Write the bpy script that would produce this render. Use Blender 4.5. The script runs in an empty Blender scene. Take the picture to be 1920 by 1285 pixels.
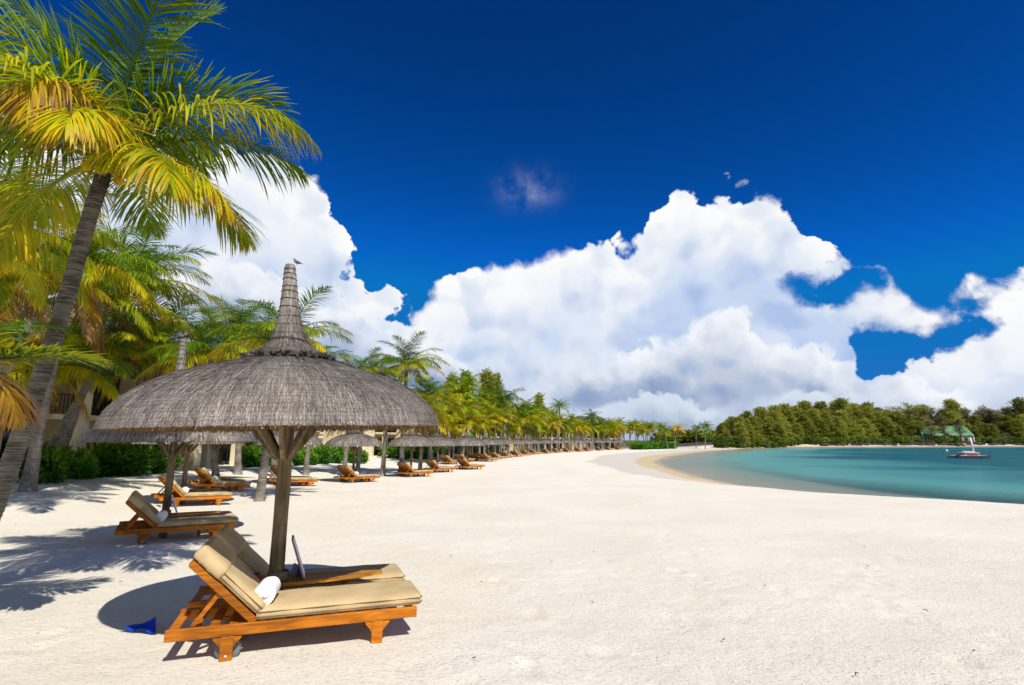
import bpy, math, random
import numpy as np
from mathutils import Vector, Matrix, Quaternion

# ---------------------------------------------------------------- camera, sky, sun, exposure
scene = bpy.context.scene
R = math.radians
EYE = 1.75
cam_data = bpy.data.cameras.new('camera')
cam_data.sensor_width = 36.0
cam_data.lens = 36.0 * 1000 / 1920
cam_data.clip_start = 0.05
cam_data.clip_end = 9000
cam = bpy.data.objects.new('camera', cam_data)
scene.collection.objects.link(cam)
cam.location = (0, 0, EYE)
cam.rotation_euler = (R(90) + math.atan((826 - 642.5) / 1000), 0, 0)
scene.camera = cam

SUN_EL = 49.0
SUN_DIR = Vector((0.485, -0.874, 0)).normalized() * math.cos(R(SUN_EL)) + Vector((0, 0, math.sin(R(SUN_EL))))
sun_data = bpy.data.lights.new('sun', 'SUN')
sun_data.energy = 5.0
sun_data.angle = R(0.53)
sun_data.color = (1.0, 0.945, 0.86)
sun = bpy.data.objects.new('sun', sun_data)
scene.collection.objects.link(sun)
sun.rotation_euler = SUN_DIR.to_track_quat('Z', 'Y').to_euler()
sun.location = (20, -30, 40)

scene.view_settings.view_transform = 'Standard'
scene.view_settings.look = 'None'
scene.view_settings.gamma = 1.0
scene.view_settings.exposure = 0.1
scene.cycles.use_adaptive_sampling = True
scene.cycles.adaptive_threshold = 0.02
scene.cycles.max_bounces = 8
scene.cycles.diffuse_bounces = 3
scene.cycles.transmission_bounces = 6
scene.cycles.transparent_max_bounces = 8
scene.cycles.caustics_reflective = False
scene.cycles.caustics_refractive = False
scene.cycles.sample_clamp_indirect = 6.0


class NT:
    """small helper to wire node trees"""
    def __init__(self, tree):
        self.t = tree
        tree.nodes.clear()

    def put(self, sock, v):
        if isinstance(v, bpy.types.NodeSocket):
            self.t.links.new(v, sock)
        elif v is not None:
            try:
                sock.default_value = v
            except Exception:
                sock.default_value = tuple(v) + (1.0,)

    def node(self, kind, ins=None, **props):
        n = self.t.nodes.new(kind)
        for k, v in props.items():
            setattr(n, k, v)
        for k, v in (ins or {}).items():
            self.put(n.inputs[k], v)
        return n

    def m(self, op, a, b=None, c=None, clamp=False):
        n = self.t.nodes.new('ShaderNodeMath')
        n.operation = op
        n.use_clamp = clamp
        self.put(n.inputs[0], a)
        if b is not None:
            self.put(n.inputs[1], b)
        if c is not None:
            self.put(n.inputs[2], c)
        return n.outputs[0]

    def vm(self, op, a, b=None, scale=None):
        n = self.t.nodes.new('ShaderNodeVectorMath')
        n.operation = op
        self.put(n.inputs[0], a)
        if b is not None:
            self.put(n.inputs[1], b)
        if scale is not None:
            self.put(n.inputs['Scale'], scale)
        return n.outputs[0]

    def smooth(self, x, lo, hi, a=0.0, b=1.0, kind='SMOOTHSTEP'):
        n = self.t.nodes.new('ShaderNodeMapRange')
        n.interpolation_type = kind
        for i, v in enumerate((x, lo, hi, a, b)):
            self.put(n.inputs[i], v)
        return n.outputs[0]

    def mix(self, f, a, b, kind='MIX'):
        n = self.t.nodes.new('ShaderNodeMix')
        n.data_type = 'RGBA'
        n.blend_type = kind
        self.put(n.inputs[0], f)
        self.put(n.inputs[6], a)
        self.put(n.inputs[7], b)
        return n.outputs[2]

    def noise(self, vec, scale, detail=2.0, rough=0.5, dist=0.0, color=False):
        n = self.node('ShaderNodeTexNoise', {'Scale': scale, 'Detail': detail, 'Roughness': rough, 'Distortion': dist})
        if vec is not None:
            self.put(n.inputs['Vector'], vec)
        return n.outputs['Color' if color else 'Fac']

    def ramp(self, f, stops, interp='LINEAR'):
        n = self.t.nodes.new('ShaderNodeValToRGB')
        cr = n.color_ramp
        cr.interpolation = interp
        while len(cr.elements) < len(stops):
            cr.elements.new(0.5)
        for e, (p, c) in zip(cr.elements, stops):
            e.position = p
            e.color = (c, c, c, 1) if isinstance(c, (int, float)) else tuple(c) + (1.0,)
        self.put(n.inputs[0], f)
        return n.outputs[0]


# ---- the sky: clear-air sky model with banks of trade-wind cumulus, laid out by compass bearing and height
world = bpy.data.worlds.new('World')
scene.world = world
world.use_nodes = True
W = NT(world.node_tree)
sky = W.node('ShaderNodeTexSky', sky_type='NISHITA', sun_disc=False, sun_elevation=R(SUN_EL),
             sun_rotation=math.atan2(SUN_DIR.x, SUN_DIR.y), altitude=1500.0,
             air_density=0.8, dust_density=0.0, ozone_density=3.5)
gen = W.node('ShaderNodeTexCoord').outputs['Generated']
sep = W.node('ShaderNodeSeparateXYZ', {0: gen})
AZ = W.m('MULTIPLY', W.m('ARCTAN2', sep.outputs[0], sep.outputs[1]), 57.2958)
EL = W.m('MULTIPLY', W.m('ARCSINE', sep.outputs[2]), 57.2958)
# the bank of cloud repeats, mirrored, all the way round the horizon
RAG = W.node('ShaderNodeSeparateXYZ', {0: W.noise(gen, 9.0, 5.0, 0.55, color=True)})
FOLD = W.m('DIVIDE', W.m('PINGPONG', W.m('ADD', W.m('ADD', AZ, 60.0), W.m('MULTIPLY', W.m('SUBTRACT', RAG.outputs[2], 0.5), 11.0)), 120.0), 120.0)


def bearing(stops):
    return [((a + 60) / 120.0, e / 40.0) for a, e in stops]


def puffs(vec, seed, s1, s2, a1, a2, fine):
    v = W.vm('ADD', vec, (seed, seed * 1.7, -seed))
    n1 = W.noise(v, s1, 8.0 if fine else 2.0, 0.58 if fine else 0.45)
    vo = W.node('ShaderNodeTexVoronoi', {'Vector': v, 'Scale': s2, 'Detail': 1.0 if fine else 0.0, 'Roughness': 0.5, 'Lacunarity': 2.6},
                feature='F1', normalize=True)
    a = W.m('MULTIPLY', W.m('SUBTRACT', n1, 0.5), a1 * 2)
    b = W.m('MULTIPLY', W.m('SUBTRACT', 0.36, vo.outputs['Distance']), a2 * 2)
    return W.m('ADD', a, b)


WARP = W.vm('ADD', gen, W.vm('SCALE', W.vm('SUBTRACT', W.noise(gen, 11.0, 3.0, 0.55, color=True), (0.5, 0.5, 0.5)), scale=0.055))


AZW = W.m('ADD', AZ, W.m('MULTIPLY', W.m('SUBTRACT', RAG.outputs[0], 0.5), 22.0))
ELW = W.m('ADD', EL, W.m('MULTIPLY', W.m('SUBTRACT', RAG.outputs[1], 0.5), 13.0))


def cloud_layer(stops, seed, s1, s2, a1, a2, soft, deep, top, low, relief, holes=()):
    P = W.m('MULTIPLY', W.ramp(FOLD, bearing(stops)), 40.0)
    h = puffs(WARP, seed, s1, s2, a1, a2, True)
    r1 = puffs(WARP, seed, s1 * 1.3, s2, a1, a2, False)
    r2 = puffs(W.vm('ADD', WARP, (0.012, 0.0, 0.024)), seed, s1 * 1.3, s2, a1, a2, False)
    base = W.m('SUBTRACT', P, EL)
    d = W.m('ADD', base, h)
    for (ha, he, wa, we, depth) in holes:
        q = W.m('ADD', W.m('POWER', W.m('DIVIDE', W.m('SUBTRACT', AZW, ha), wa), 2.0),
                W.m('POWER', W.m('DIVIDE', W.m('SUBTRACT', ELW, he), we), 2.0))
        g = W.m('MULTIPLY', W.m('POWER', 2.718, W.m('MULTIPLY', q, -1.0)), depth)
        d = W.m('MINIMUM', d, W.m('MULTIPLY', W.m('ADD', W.m('SUBTRACT', 9.0, g), W.m('MULTIPLY', h, 1.4)), 0.28))
    softn = W.smooth(W.noise(gen, 4.0 + seed * 0.1, 2.0), 0.45, 0.7, soft * 0.45, soft * 3.2)
    alpha = W.smooth(d, 0.0, softn)
    t = W.smooth(W.m('ADD', base, h), 0.3, deep)
    patch = W.smooth(W.noise(W.vm('ADD', gen, (seed * 2.1, 0, 0)), 5.5, 2.0, 0.5), 0.38, 0.66)
    t = W.m('ADD', W.m('MULTIPLY', t, 0.55), W.m('MULTIPLY', W.m('MULTIPLY', patch, t), 0.6), clamp=True)
    col = W.mix(t, top, low)
    rel = W.m('MULTIPLY', W.m('SUBTRACT', r1, r2), relief)
    shade = W.smooth(rel, 0.05, -0.34, 0.0, 0.85, 'LINEAR')
    col = W.mix(W.m('MULTIPLY', shade, 0.75), col, W.vm('MULTIPLY', col, (0.50, 0.63, 0.84)))
    return alpha, col


BACK = [(-60, 20), (-48, 24), (-38, 26), (-33, 26), (-28, 25.5), (-24, 26), (-20, 26.5), (-18.6, 20.5), (-16.5, 15.6), (-13, 17),
        (-11.6, 14.6), (-9, 16.2), (-6.5, 17.4), (-3.6, 19), (0, 18.5), (2.4, 20), (6, 22), (10, 20.5), (13, 20), (15.5, 23),
        (19, 24.5), (24, 24.5), (28, 23.8), (31, 20), (33.5, 16.5), (36, 14.6), (38.6, 12.2), (40.5, 12.6), (44.9, 12.2), (60, 14)]
MID = [(-60, 13), (-40, 15), (-30, 17), (-22, 15), (-14, 10.5), (-8, 11), (-2, 9.5), (3, 10), (8, 11.5), (12, 9.5), (17, 11),
       (22, 12.5), (27, 10), (31, 8), (36, 7.2), (38.5, 4.5), (41, 6), (45, 8.5), (60, 9)]
LOW = [(-60, 5), (-30, 6), (-12, 5), (4, 4.2), (10, 3.6), (14, 4.6), (20, 3.8), (26, 5.0), (32, 4.2), (38, 3.2), (42, 4.0), (60, 5)]
HOLES = [(-15.2, 12.8, 3.6, 2.2, 11.5), (-18.5, 17.5, 2.0, 3.0, 9.0), (31.5, 15.2, 4.0, 2.0, 10.5), (37.8, 8.8, 5.0, 2.2, 13.0), (34.0, 18.5, 3.0, 3.0, 9.5)]
aA, cA = cloud_layer(BACK, 3.1, 8.0, 14.0, 5.0, 3.0, 0.9, 13.0, (1.0, 1.0, 1.0), (0.55, 0.67, 0.90), 0.15, holes=HOLES)
aB, cB = cloud_layer(MID, 7.7, 9.0, 17.0, 4.4, 2.4, 1.7, 7.0, (0.93, 0.955, 1.0), (0.28, 0.38, 0.59), 0.15, holes=HOLES)
aC, cC = cloud_layer(LOW, 12.3, 13.0, 26.0, 2.0, 1.2, 0.8, 4.5, (0.70, 0.78, 0.89), (0.24, 0.34, 0.53), 0.08)
col = W.mix(aB, cA, cB)
col = W.mix(aC, col, cC)
inv = W.m('MULTIPLY', W.m('MULTIPLY', W.m('SUBTRACT', 1.0, aA), W.m('SUBTRACT', 1.0, aB)), W.m('SUBTRACT', 1.0, W.m('MULTIPLY', aC, 0.9)))
# a few thin scraps of cloud high up
wn = W.smooth(W.noise(gen, 9.0, 6.0, 0.6), 0.58, 0.85, 0.0, 0.55)
q = W.m('ADD', W.m('POWER', W.m('DIVIDE', W.m('SUBTRACT', AZ, 1.9), 2.6), 2.0), W.m('POWER', W.m('DIVIDE', W.m('SUBTRACT', EL, 26.4), 1.5), 2.0))
scrap = W.m('MULTIPLY', W.m('POWER', 2.718, W.m('MULTIPLY', q, -1.0)), W.smooth(W.noise(gen, 22.0, 5.0, 0.6), 0.3, 0.75, 0.0, 0.28))
cover = W.m('SUBTRACT', 1.0, W.m('MULTIPLY', inv, W.m('SUBTRACT', 1.0, scrap)))
# polarised, saturated clear sky
skyc = W.node('ShaderNodeGamma', {0: W.vm('SCALE', sky.outputs[0], scale=0.115), 1: 1.8}).outputs[0]
skyc = W.vm('MINIMUM', W.vm('MULTIPLY', skyc, (0.10, 1.88, 2.55)), (0.04, 0.155, 0.50))
bg1 = W.node('ShaderNodeBackground', {0: skyc, 1: 1.0})
bg2 = W.node('ShaderNodeBackground', {0: col, 1: 0.92})
mixs = W.node('ShaderNodeMixShader', {0: cover, 1: bg1.outputs[0], 2: bg2.outputs[0]})
outw = W.node('ShaderNodeOutputWorld', {0: mixs.outputs[0]})
world.cycles.sampling_method = 'MANUAL'
world.cycles.sample_map_resolution = 512

# ---------------------------------------------------------------- mesh and object helpers
COL = scene.collection
rng = random.Random(11)


class MB:
    """collects vertices, faces and one per-vertex value, and links them as ONE mesh object"""
    def __init__(self):
        self.v, self.f, self.a, self.s = [], [], [], []

    def add(self, vs, fs, a=0.0, smooth=False):
        o = len(self.v)
        self.v.extend(vs)
        self.a.extend(a if isinstance(a, list) else [a] * len(vs))
        self.f.extend([tuple(i + o for i in f) for f in fs])
        self.s.extend([smooth] * len(fs))

    def box(self, c, s, M=None, a=0.0, bev=0.0):
        hx, hy, hz = s[0] / 2, s[1] / 2, s[2] / 2
        if bev <= 0:
            vs = [Vector((x, y, z)) for x in (-hx, hx) for y in (-hy, hy) for z in (-hz, hz)]
            fs = [(0, 1, 3, 2), (4, 6, 7, 5), (0, 4, 5, 1), (2, 3, 7, 6), (0, 2, 6, 4), (1, 5, 7, 3)]
        else:
            vs, idx = [], {}
            for sx in (-1, 1):
                for sy in (-1, 1):
                    for sz in (-1, 1):
                        for ax in range(3):
                            p = [sx * (hx - bev), sy * (hy - bev), sz * (hz - bev)]
                            p[ax] = (sx * hx, sy * hy, sz * hz)[ax]
                            idx[(sx, sy, sz, ax)] = len(vs)
                            vs.append(Vector(p))
            fs = []
            for sg in (-1, 1):
                fs.append([idx[(sg, y, z, 0)] for y, z in ((-1, -1), (1, -1), (1, 1), (-1, 1))][::sg])
                fs.append([idx[(x, sg, z, 1)] for x, z in ((-1, -1), (-1, 1), (1, 1), (1, -1))][::sg])
                fs.append([idx[(x, y, sg, 2)] for x, y in ((-1, -1), (1, -1), (1, 1), (-1, 1))][::sg])
                for s2 in (-1, 1):
                    k = sg * s2
                    fs.append([idx[(sg, s2, -1, 0)], idx[(sg, s2, -1, 1)], idx[(sg, s2, 1, 1)], idx[(sg, s2, 1, 0)]][::k])
                    fs.append([idx[(sg, -1, s2, 0)], idx[(sg, 1, s2, 0)], idx[(sg, 1, s2, 2)], idx[(sg, -1, s2, 2)]][::k])
                    fs.append([idx[(-1, sg, s2, 1)], idx[(-1, sg, s2, 2)], idx[(1, sg, s2, 2)], idx[(1, sg, s2, 1)]][::k])
                    for s3 in (-1, 1):
                        fs.append([idx[(sg, s2, s3, 0)], idx[(sg, s2, s3, 1)], idx[(sg, s2, s3, 2)]][::sg * s2 * s3])
        if M is not None:
            vs = [M @ v for v in vs]
        c = Vector(c)
        self.add([tuple(v + c) for v in vs], fs, a)
        return self

    def beam(self, p, q, w, h, a=0.0, up=(0, 0, 1), bev=0.0):
        p, q = Vector(p), Vector(q)
        d = q - p
        x = d.normalized()
        y = Vector(up).cross(x)
        y = y.normalized() if y.length > 1e-5 else Vector((0, 1, 0))
        z = x.cross(y)
        self.box((p + q) / 2, (d.length, w, h), Matrix((x, y, z)).transposed(), a, bev)
        return self

    def tube(self, pts, rad, n=8, a=0.0, cap=True, smooth=True):
        pts = [Vector(p) for p in pts]
        k = len(pts)
        rad = rad if isinstance(rad, (list, tuple)) else [rad] * k
        vs, av, fs = [], [], []
        ref = Vector((0, 0, 1)) if abs((pts[1] - pts[0]).normalized().z) < 0.9 else Vector((1, 0, 0))
        for i, p in enumerate(pts):
            t = (pts[min(i + 1, k - 1)] - pts[max(i - 1, 0)]).normalized()
            u = (ref - t * ref.dot(t)).normalized()
            w = t.cross(u)
            for j in range(n):
                g = 2 * math.pi * j / n
                vs.append(tuple(p + (u * math.cos(g) + w * math.sin(g)) * rad[i]))
                av.append(a[i] if isinstance(a, list) else a)
        for i in range(k - 1):
            for j in range(n):
                fs.append((i * n + j, i * n + (j + 1) % n, (i + 1) * n + (j + 1) % n, (i + 1) * n + j))
        if cap:
            fs.append(tuple(range(n - 1, -1, -1)))
            fs.append(tuple(range((k - 1) * n, k * n)))
        self.add(vs, fs, av, smooth)
        return self

    def lathe(self, prof, n=48, a=0.0, smooth=True, wob=None):
        vs, fs = [], []
        k = len(prof)
        for i, (r, z) in enumerate(prof):
            for j in range(n):
                g = 2 * math.pi * j / n
                rr = r * (1 + (wob(g, i) if wob else 0))
                vs.append((rr * math.cos(g), rr * math.sin(g), z))
        for i in range(k - 1):
            for j in range(n):
                fs.append((i * n + j, i * n + (j + 1) % n, (i + 1) * n + (j + 1) % n, (i + 1) * n + j))
        self.add(vs, fs, a, smooth)
        return self

    def strip(self, pts, wid, side, a=0.0):
        """a thin flat blade along pts; side = width direction per point"""
        vs, av, fs = [], [], []
        for i, p in enumerate(pts):
            s = side[i] if isinstance(side, list) else side
            vs.append(tuple(p - s * wid[i]))
            vs.append(tuple(p + s * wid[i]))
            av += [a[i] if isinstance(a, list) else a] * 2
        for i in range(len(pts) - 1):
            fs.append((2 * i, 2 * i + 1, 2 * i + 3, 2 * i + 2))
        self.add(vs, fs, av)
        return self

    def mesh(self, name, material):
        me = bpy.data.meshes.new(name)
        me.from_pydata(self.v, [], self.f)
        at = me.attributes.new('age', 'FLOAT', 'POINT')
        at.data.foreach_set('value', np.array(self.a, dtype=np.float32))
        me.polygons.foreach_set('use_smooth', np.array(self.s, dtype=bool))
        me.materials.append(material)
        me.update()
        return me

    def build(self, name, material, parent=None, loc=(0, 0, 0), rot=(0, 0, 0)):
        return place(name, self.mesh(name, material), parent, loc, rot)


def place(name, me, parent=None, loc=(0, 0, 0), rot=(0, 0, 0), scale=1.0):
    o = bpy.data.objects.new(name, me)
    COL.objects.link(o)
    o.parent = parent
    o.location = loc
    o.rotation_euler = rot
    o.scale = (scale,) * 3 if isinstance(scale, (int, float)) else scale
    return o


def tag(o, label=None, cat=None, group=None, kind=None):
    if label:
        o['label'] = label
    if cat:
        o['category'] = cat
    if group:
        o['group'] = group
    if kind:
        o['kind'] = kind
    return o


def thing(name, label, cat, loc=(0, 0, 0), rz=0.0, group=None, scale=1.0):
    o = place(name, None, None, loc, (0, 0, rz), scale)
    return tag(o, label, cat, group)


def copy_tree(o, parent=None):
    c = o.copy()
    COL.objects.link(c)
    c.parent = parent
    for ch in [k for k in KIDS.get(o.name, ())]:
        copy_tree(ch, c)
    return c


KIDS = {}


def note_kids(root):
    """remember the children of a prototype so that copies need no search"""
    for o in bpy.data.objects:
        if o.parent is not None:
            KIDS.setdefault(o.parent.name, [])
            if o not in KIDS[o.parent.name]:
                KIDS[o.parent.name].append(o)


# ---------------------------------------------------------------- materials
def new_mat(name):
    m = bpy.data.materials.new(name)
    m.use_nodes = True
    return m, NT(m.node_tree)


def finish(n, color, rough=0.8, bump=None, strength=0.3, dist=0.01, spec=0.3, translucent=None, tfac=0.3):
    ins = {'Base Color': color, 'Roughness': rough, 'Specular IOR Level': spec}
    b = n.node('ShaderNodeBsdfPrincipled', ins)
    if bump is not None:
        bp = n.node('ShaderNodeBump', {'Height': bump, 'Strength': strength, 'Distance': dist})
        n.t.links.new(bp.outputs[0], b.inputs['Normal'])
    sh = b.outputs[0]
    if translucent is not None:
        tr = n.node('ShaderNodeBsdfTranslucent', {'Color': translucent})
        sh = n.node('ShaderNodeMixShader', {0: tfac, 1: sh, 2: tr.outputs[0]}).outputs[0]
    n.node('ShaderNodeOutputMaterial', {0: sh})


def simple(name, c1, c2, scale, rough=0.75, detail=4, bump=0.2, stretch=(1, 1, 1), spec=0.3, dist=0.01, jitter=0.0):
    m, n = new_mat(name)
    co = n.node('ShaderNodeTexCoord').outputs['Object']
    v = n.vm('MULTIPLY', co, stretch)
    f = n.noise(v, scale, detail, 0.6)
    col = n.mix(n.smooth(f, 0.3, 0.7), c1 + (1,), c2 + (1,))
    if jitter:
        rnd = n.node('ShaderNodeObjectInfo').outputs['Random']
        col = n.vm('SCALE', col, scale=n.smooth(rnd, 0, 1, 1 - jitter, 1 + jitter, 'LINEAR'))
    finish(n, col, rough, f, bump, dist, spec)
    return m


def leafy(name, stops, rough=0.5, jitter=0.2, tfac=0.35, hue=0.0):
    """leaf colour by the 'age' value of each leaf: green, then yellow, then brown"""
    m, n = new_mat(name)
    age = n.node('ShaderNodeAttribute', attribute_name='age').outputs['Fac']
    rnd = n.node('ShaderNodeObjectInfo').outputs['Random']
    if hue:
        age = n.m('ADD', age, n.m('MULTIPLY', n.m('SUBTRACT', rnd, 0.5), hue), clamp=True)
    col = n.ramp(age, stops)
    col = n.vm('SCALE', col, scale=n.smooth(rnd, 0, 1, 1 - jitter, 1 + jitter, 'LINEAR'))
    co = n.node('ShaderNodeNewGeometry').outputs['Position']
    f = n.noise(co, 1.7, 2, 0.5)
    col = n.vm('SCALE', col, scale=n.smooth(f, 0.3, 0.7, 0.8, 1.2))
    finish(n, col, rough, spec=0.25, translucent=n.vm('SCALE', col, scale=1.15), tfac=tfac)
    return m


M = {}
M['palm'] = leafy('palm_leaf', [(0.0, (0.045, 0.125, 0.007)), (0.3, (0.125, 0.245, 0.008)), (0.55, (0.33, 0.38, 0.007)), (0.74, (0.60, 0.46, 0.006)),
                                (0.88, (0.46, 0.25, 0.02)), (1.0, (0.22, 0.13, 0.06))], rough=0.42, hue=0.16, tfac=0.45)
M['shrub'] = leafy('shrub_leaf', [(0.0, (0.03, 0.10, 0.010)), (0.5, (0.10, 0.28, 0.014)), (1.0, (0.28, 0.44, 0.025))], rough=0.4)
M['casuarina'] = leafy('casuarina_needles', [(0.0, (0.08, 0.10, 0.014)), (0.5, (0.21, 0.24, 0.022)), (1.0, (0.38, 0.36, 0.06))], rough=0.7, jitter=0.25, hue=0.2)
M['far_bush'] = leafy('olive_scrub', [(0.0, (0.05, 0.085, 0.012)), (0.5, (0.13, 0.19, 0.018)), (1.0, (0.26, 0.29, 0.04))], rough=0.7, jitter=0.3)
M['thin_tree'] = leafy('dry_needles', [(0.0, (0.09, 0.09, 0.025)), (0.5, (0.19, 0.18, 0.05)), (1.0, (0.30, 0.26, 0.13))], rough=0.8, jitter=0.25, hue=0.2)


def bark_mat(name, c1, c2, scale):
    m, n = new_mat(name)
    co = n.node('ShaderNodeTexCoord').outputs['Object']
    ring = n.noise(n.vm('MULTIPLY', co, (2.2, 2.2, 34.0)), scale, 5, 0.65)
    blot = n.noise(co, 2.3, 3, 0.6)
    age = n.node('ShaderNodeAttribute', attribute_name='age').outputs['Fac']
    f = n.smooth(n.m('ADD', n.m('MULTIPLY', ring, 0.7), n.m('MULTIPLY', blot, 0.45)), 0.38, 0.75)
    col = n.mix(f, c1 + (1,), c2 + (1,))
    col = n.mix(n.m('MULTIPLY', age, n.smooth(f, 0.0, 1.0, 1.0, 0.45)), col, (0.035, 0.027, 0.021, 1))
    finish(n, col, 0.9, ring, 1.0, 0.03, 0.15)
    return m


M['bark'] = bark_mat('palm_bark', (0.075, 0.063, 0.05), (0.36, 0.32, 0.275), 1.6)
M['casuarina_bark'] = simple('casuarina_bark', (0.05, 0.04, 0.03), (0.14, 0.11, 0.085), 3.0, 0.95)
M['teak'] = None


def wood_mat(name, c1, c2, scale, rough=0.55, stretch=(1.2, 14, 14), spec=0.18):
    m, n = new_mat(name)
    co = n.node('ShaderNodeTexCoord').outputs['Object']
    rnd = n.node('ShaderNodeObjectInfo').outputs['Random']
    v = n.vm('ADD', n.vm('MULTIPLY', co, stretch), n.vm('SCALE', (3.1, 7.7, 5.3), scale=rnd))
    f = n.noise(v, scale, 5, 0.6, 0.6)
    blot = n.noise(co, 2.1, 2, 0.5)
    col = n.mix(n.smooth(f, 0.3, 0.72), c1 + (1,), c2 + (1,))
    col = n.vm('SCALE', col, scale=n.smooth(blot, 0.3, 0.7, 0.72, 1.2))
    col = n.vm('SCALE', col, scale=n.smooth(rnd, 0, 1, 0.85, 1.12, 'LINEAR'))
    finish(n, col, rough, f, 0.15, 0.004, spec)
    return m


M['teak'] = wood_mat('oiled_teak', (0.26, 0.075, 0.006), (0.55, 0.185, 0.010), 2.2)
M['table_wood'] = wood_mat('table_teak', (0.26, 0.10, 0.012), (0.52, 0.24, 0.03), 2.2)
M['post'] = wood_mat('weathered_pole', (0.10, 0.075, 0.04), (0.26, 0.20, 0.115), 1.8, 0.85, (14, 14, 0.9), 0.15)


def cloth_mat(name, c, weave=260, var=0.12, rough=0.9):
    m, n = new_mat(name)
    co = n.node('ShaderNodeTexCoord').outputs['Object']
    f = n.noise(co, 3.5, 3, 0.6)
    g = n.noise(co, weave, 1, 0.5)
    col = n.vm('SCALE', c, scale=n.smooth(f, 0.3, 0.7, 1 - var, 1 + var))
    col = n.vm('SCALE', col, scale=n.smooth(g, 0.3, 0.7, 0.9, 1.08))
    h = n.m('ADD', n.m('MULTIPLY', f, 1.0), n.m('MULTIPLY', g, 0.06))
    finish(n, col, rough, h, 0.5, 0.02, 0.1)
    return m


M['canvas'] = cloth_mat('khaki_canvas', (0.50, 0.375, 0.20))
M['piping'] = cloth_mat('khaki_piping', (0.17, 0.115, 0.055))
M['towel'] = cloth_mat('white_towel', (0.80, 0.80, 0.80), 160, 0.05)
M['rubber'] = simple('grey_rubber', (0.10, 0.11, 0.11), (0.20, 0.21, 0.20), 9.0, 0.8)
M['metal'] = simple('dull_steel', (0.45, 0.45, 0.45), (0.6, 0.6, 0.6), 20.0, 0.4)
M['menu'] = simple('plum_folder', (0.16, 0.085, 0.12), (0.22, 0.13, 0.17), 12.0, 0.5)
M['menu_blue'] = simple('blue_folder', (0.22, 0.25, 0.50), (0.30, 0.33, 0.58), 12.0, 0.5)
M['paper'] = simple('white_card', (0.72, 0.74, 0.80), (0.82, 0.83, 0.86), 12.0, 0.6)
M['red_box'] = simple('red_lacquer', (0.23, 0.025, 0.012), (0.34, 0.045, 0.02), 6.0, 0.45)
M['pennant'] = cloth_mat('blue_pennant', (0.008, 0.075, 0.62), 200, 0.15, 0.6)
M['dark_leaf'] = simple('dry_litter', (0.05, 0.035, 0.02), (0.14, 0.09, 0.05), 30.0, 0.9)
M['orange_leaf'] = simple('orange_leaf', (0.55, 0.22, 0.01), (0.7, 0.32, 0.02), 30.0, 0.7)


def thatch_mat(name, c1, c2, c3):
    m, n = new_mat(name)
    age = n.node('ShaderNodeAttribute', attribute_name='age').outputs['Fac']
    co = n.node('ShaderNodeTexCoord').outputs['Object']
    col = n.ramp(age, [(0.0, c1), (0.5, c2), (1.0, c3)])
    blot = n.noise(co, 2.6, 4, 0.6)
    col = n.vm('SCALE', col, scale=n.smooth(blot, 0.3, 0.7, 0.78, 1.18))
    fib = n.noise(co, 60.0, 2, 0.5)
    col = n.vm('SCALE', col, scale=n.smooth(fib, 0.3, 0.7, 0.8, 1.15))
    finish(n, col, 0.95, fib, 0.6, 0.01, 0.08)
    return m


M['thatch'] = thatch_mat('weathered_thatch', (0.045, 0.039, 0.034), (0.205, 0.18, 0.157), (0.47, 0.425, 0.375))
M['thatch_under'] = thatch_mat('thatch_underside', (0.10, 0.058, 0.024), (0.24, 0.145, 0.065), (0.34, 0.22, 0.11))
M['roof'] = thatch_mat('roof_thatch', (0.06, 0.052, 0.048), (0.16, 0.14, 0.13), (0.30, 0.27, 0.24))
M['cord'] = simple('tarred_cord', (0.035, 0.028, 0.025), (0.09, 0.075, 0.065), 40.0, 0.9)
M['rope'] = simple('coir_rope', (0.16, 0.12, 0.075), (0.30, 0.24, 0.16), 50.0, 0.95, stretch=(1, 1, 5))
M['plaster'] = simple('cream_plaster', (0.68, 0.58, 0.38), (0.78, 0.68, 0.48), 0.9, 0.9, 5, 0.1)
M['plaster_back'] = simple('ochre_plaster', (0.55, 0.43, 0.22), (0.66, 0.53, 0.30), 0.9, 0.9, 5, 0.1)
M['iron'] = simple('dark_timber_railing', (0.022, 0.017, 0.013), (0.05, 0.04, 0.03), 8.0, 0.6)
M['frame'] = simple('brown_frame', (0.07, 0.04, 0.02), (0.13, 0.075, 0.04), 8.0, 0.6)
m_, n_ = new_mat('dark_glass')
finish(n_, (0.012, 0.014, 0.016, 1), 0.06, spec=0.6)
M['glass'] = m_
M['rock'] = simple('dark_basalt', (0.02, 0.018, 0.017), (0.075, 0.066, 0.06), 1.8, 0.95, 6, 0.8, dist=0.2)
M['green_roof'] = simple('green_sheet_roof', (0.05, 0.18, 0.075), (0.15, 0.30, 0.16), 1.3, 0.5, 4, 0.1, (6, 1, 1))
M['grey_wall'] = simple('grey_render', (0.22, 0.21, 0.19), (0.34, 0.32, 0.30), 0.8, 0.9)
M['white_wall'] = simple('white_render', (0.66, 0.65, 0.62), (0.76, 0.75, 0.72), 0.8, 0.9)
M['hull'] = simple('dark_red_hull', (0.045, 0.025, 0.035), (0.09, 0.05, 0.06), 3.0, 0.35, spec=0.5)
M['white_paint'] = simple('white_gelcoat', (0.74, 0.74, 0.74), (0.82, 0.82, 0.82), 5.0, 0.35, spec=0.5)
M['trampoline'] = simple('red_trampoline', (0.22, 0.02, 0.02), (0.34, 0.05, 0.045), 5.0, 0.8)
M['feather'] = simple('brown_plumage', (0.16, 0.10, 0.06), (0.34, 0.25, 0.17), 40.0, 0.9)
M['beak'] = simple('yellow_beak', (0.5, 0.25, 0.02), (0.6, 0.32, 0.03), 30.0, 0.6)
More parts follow.
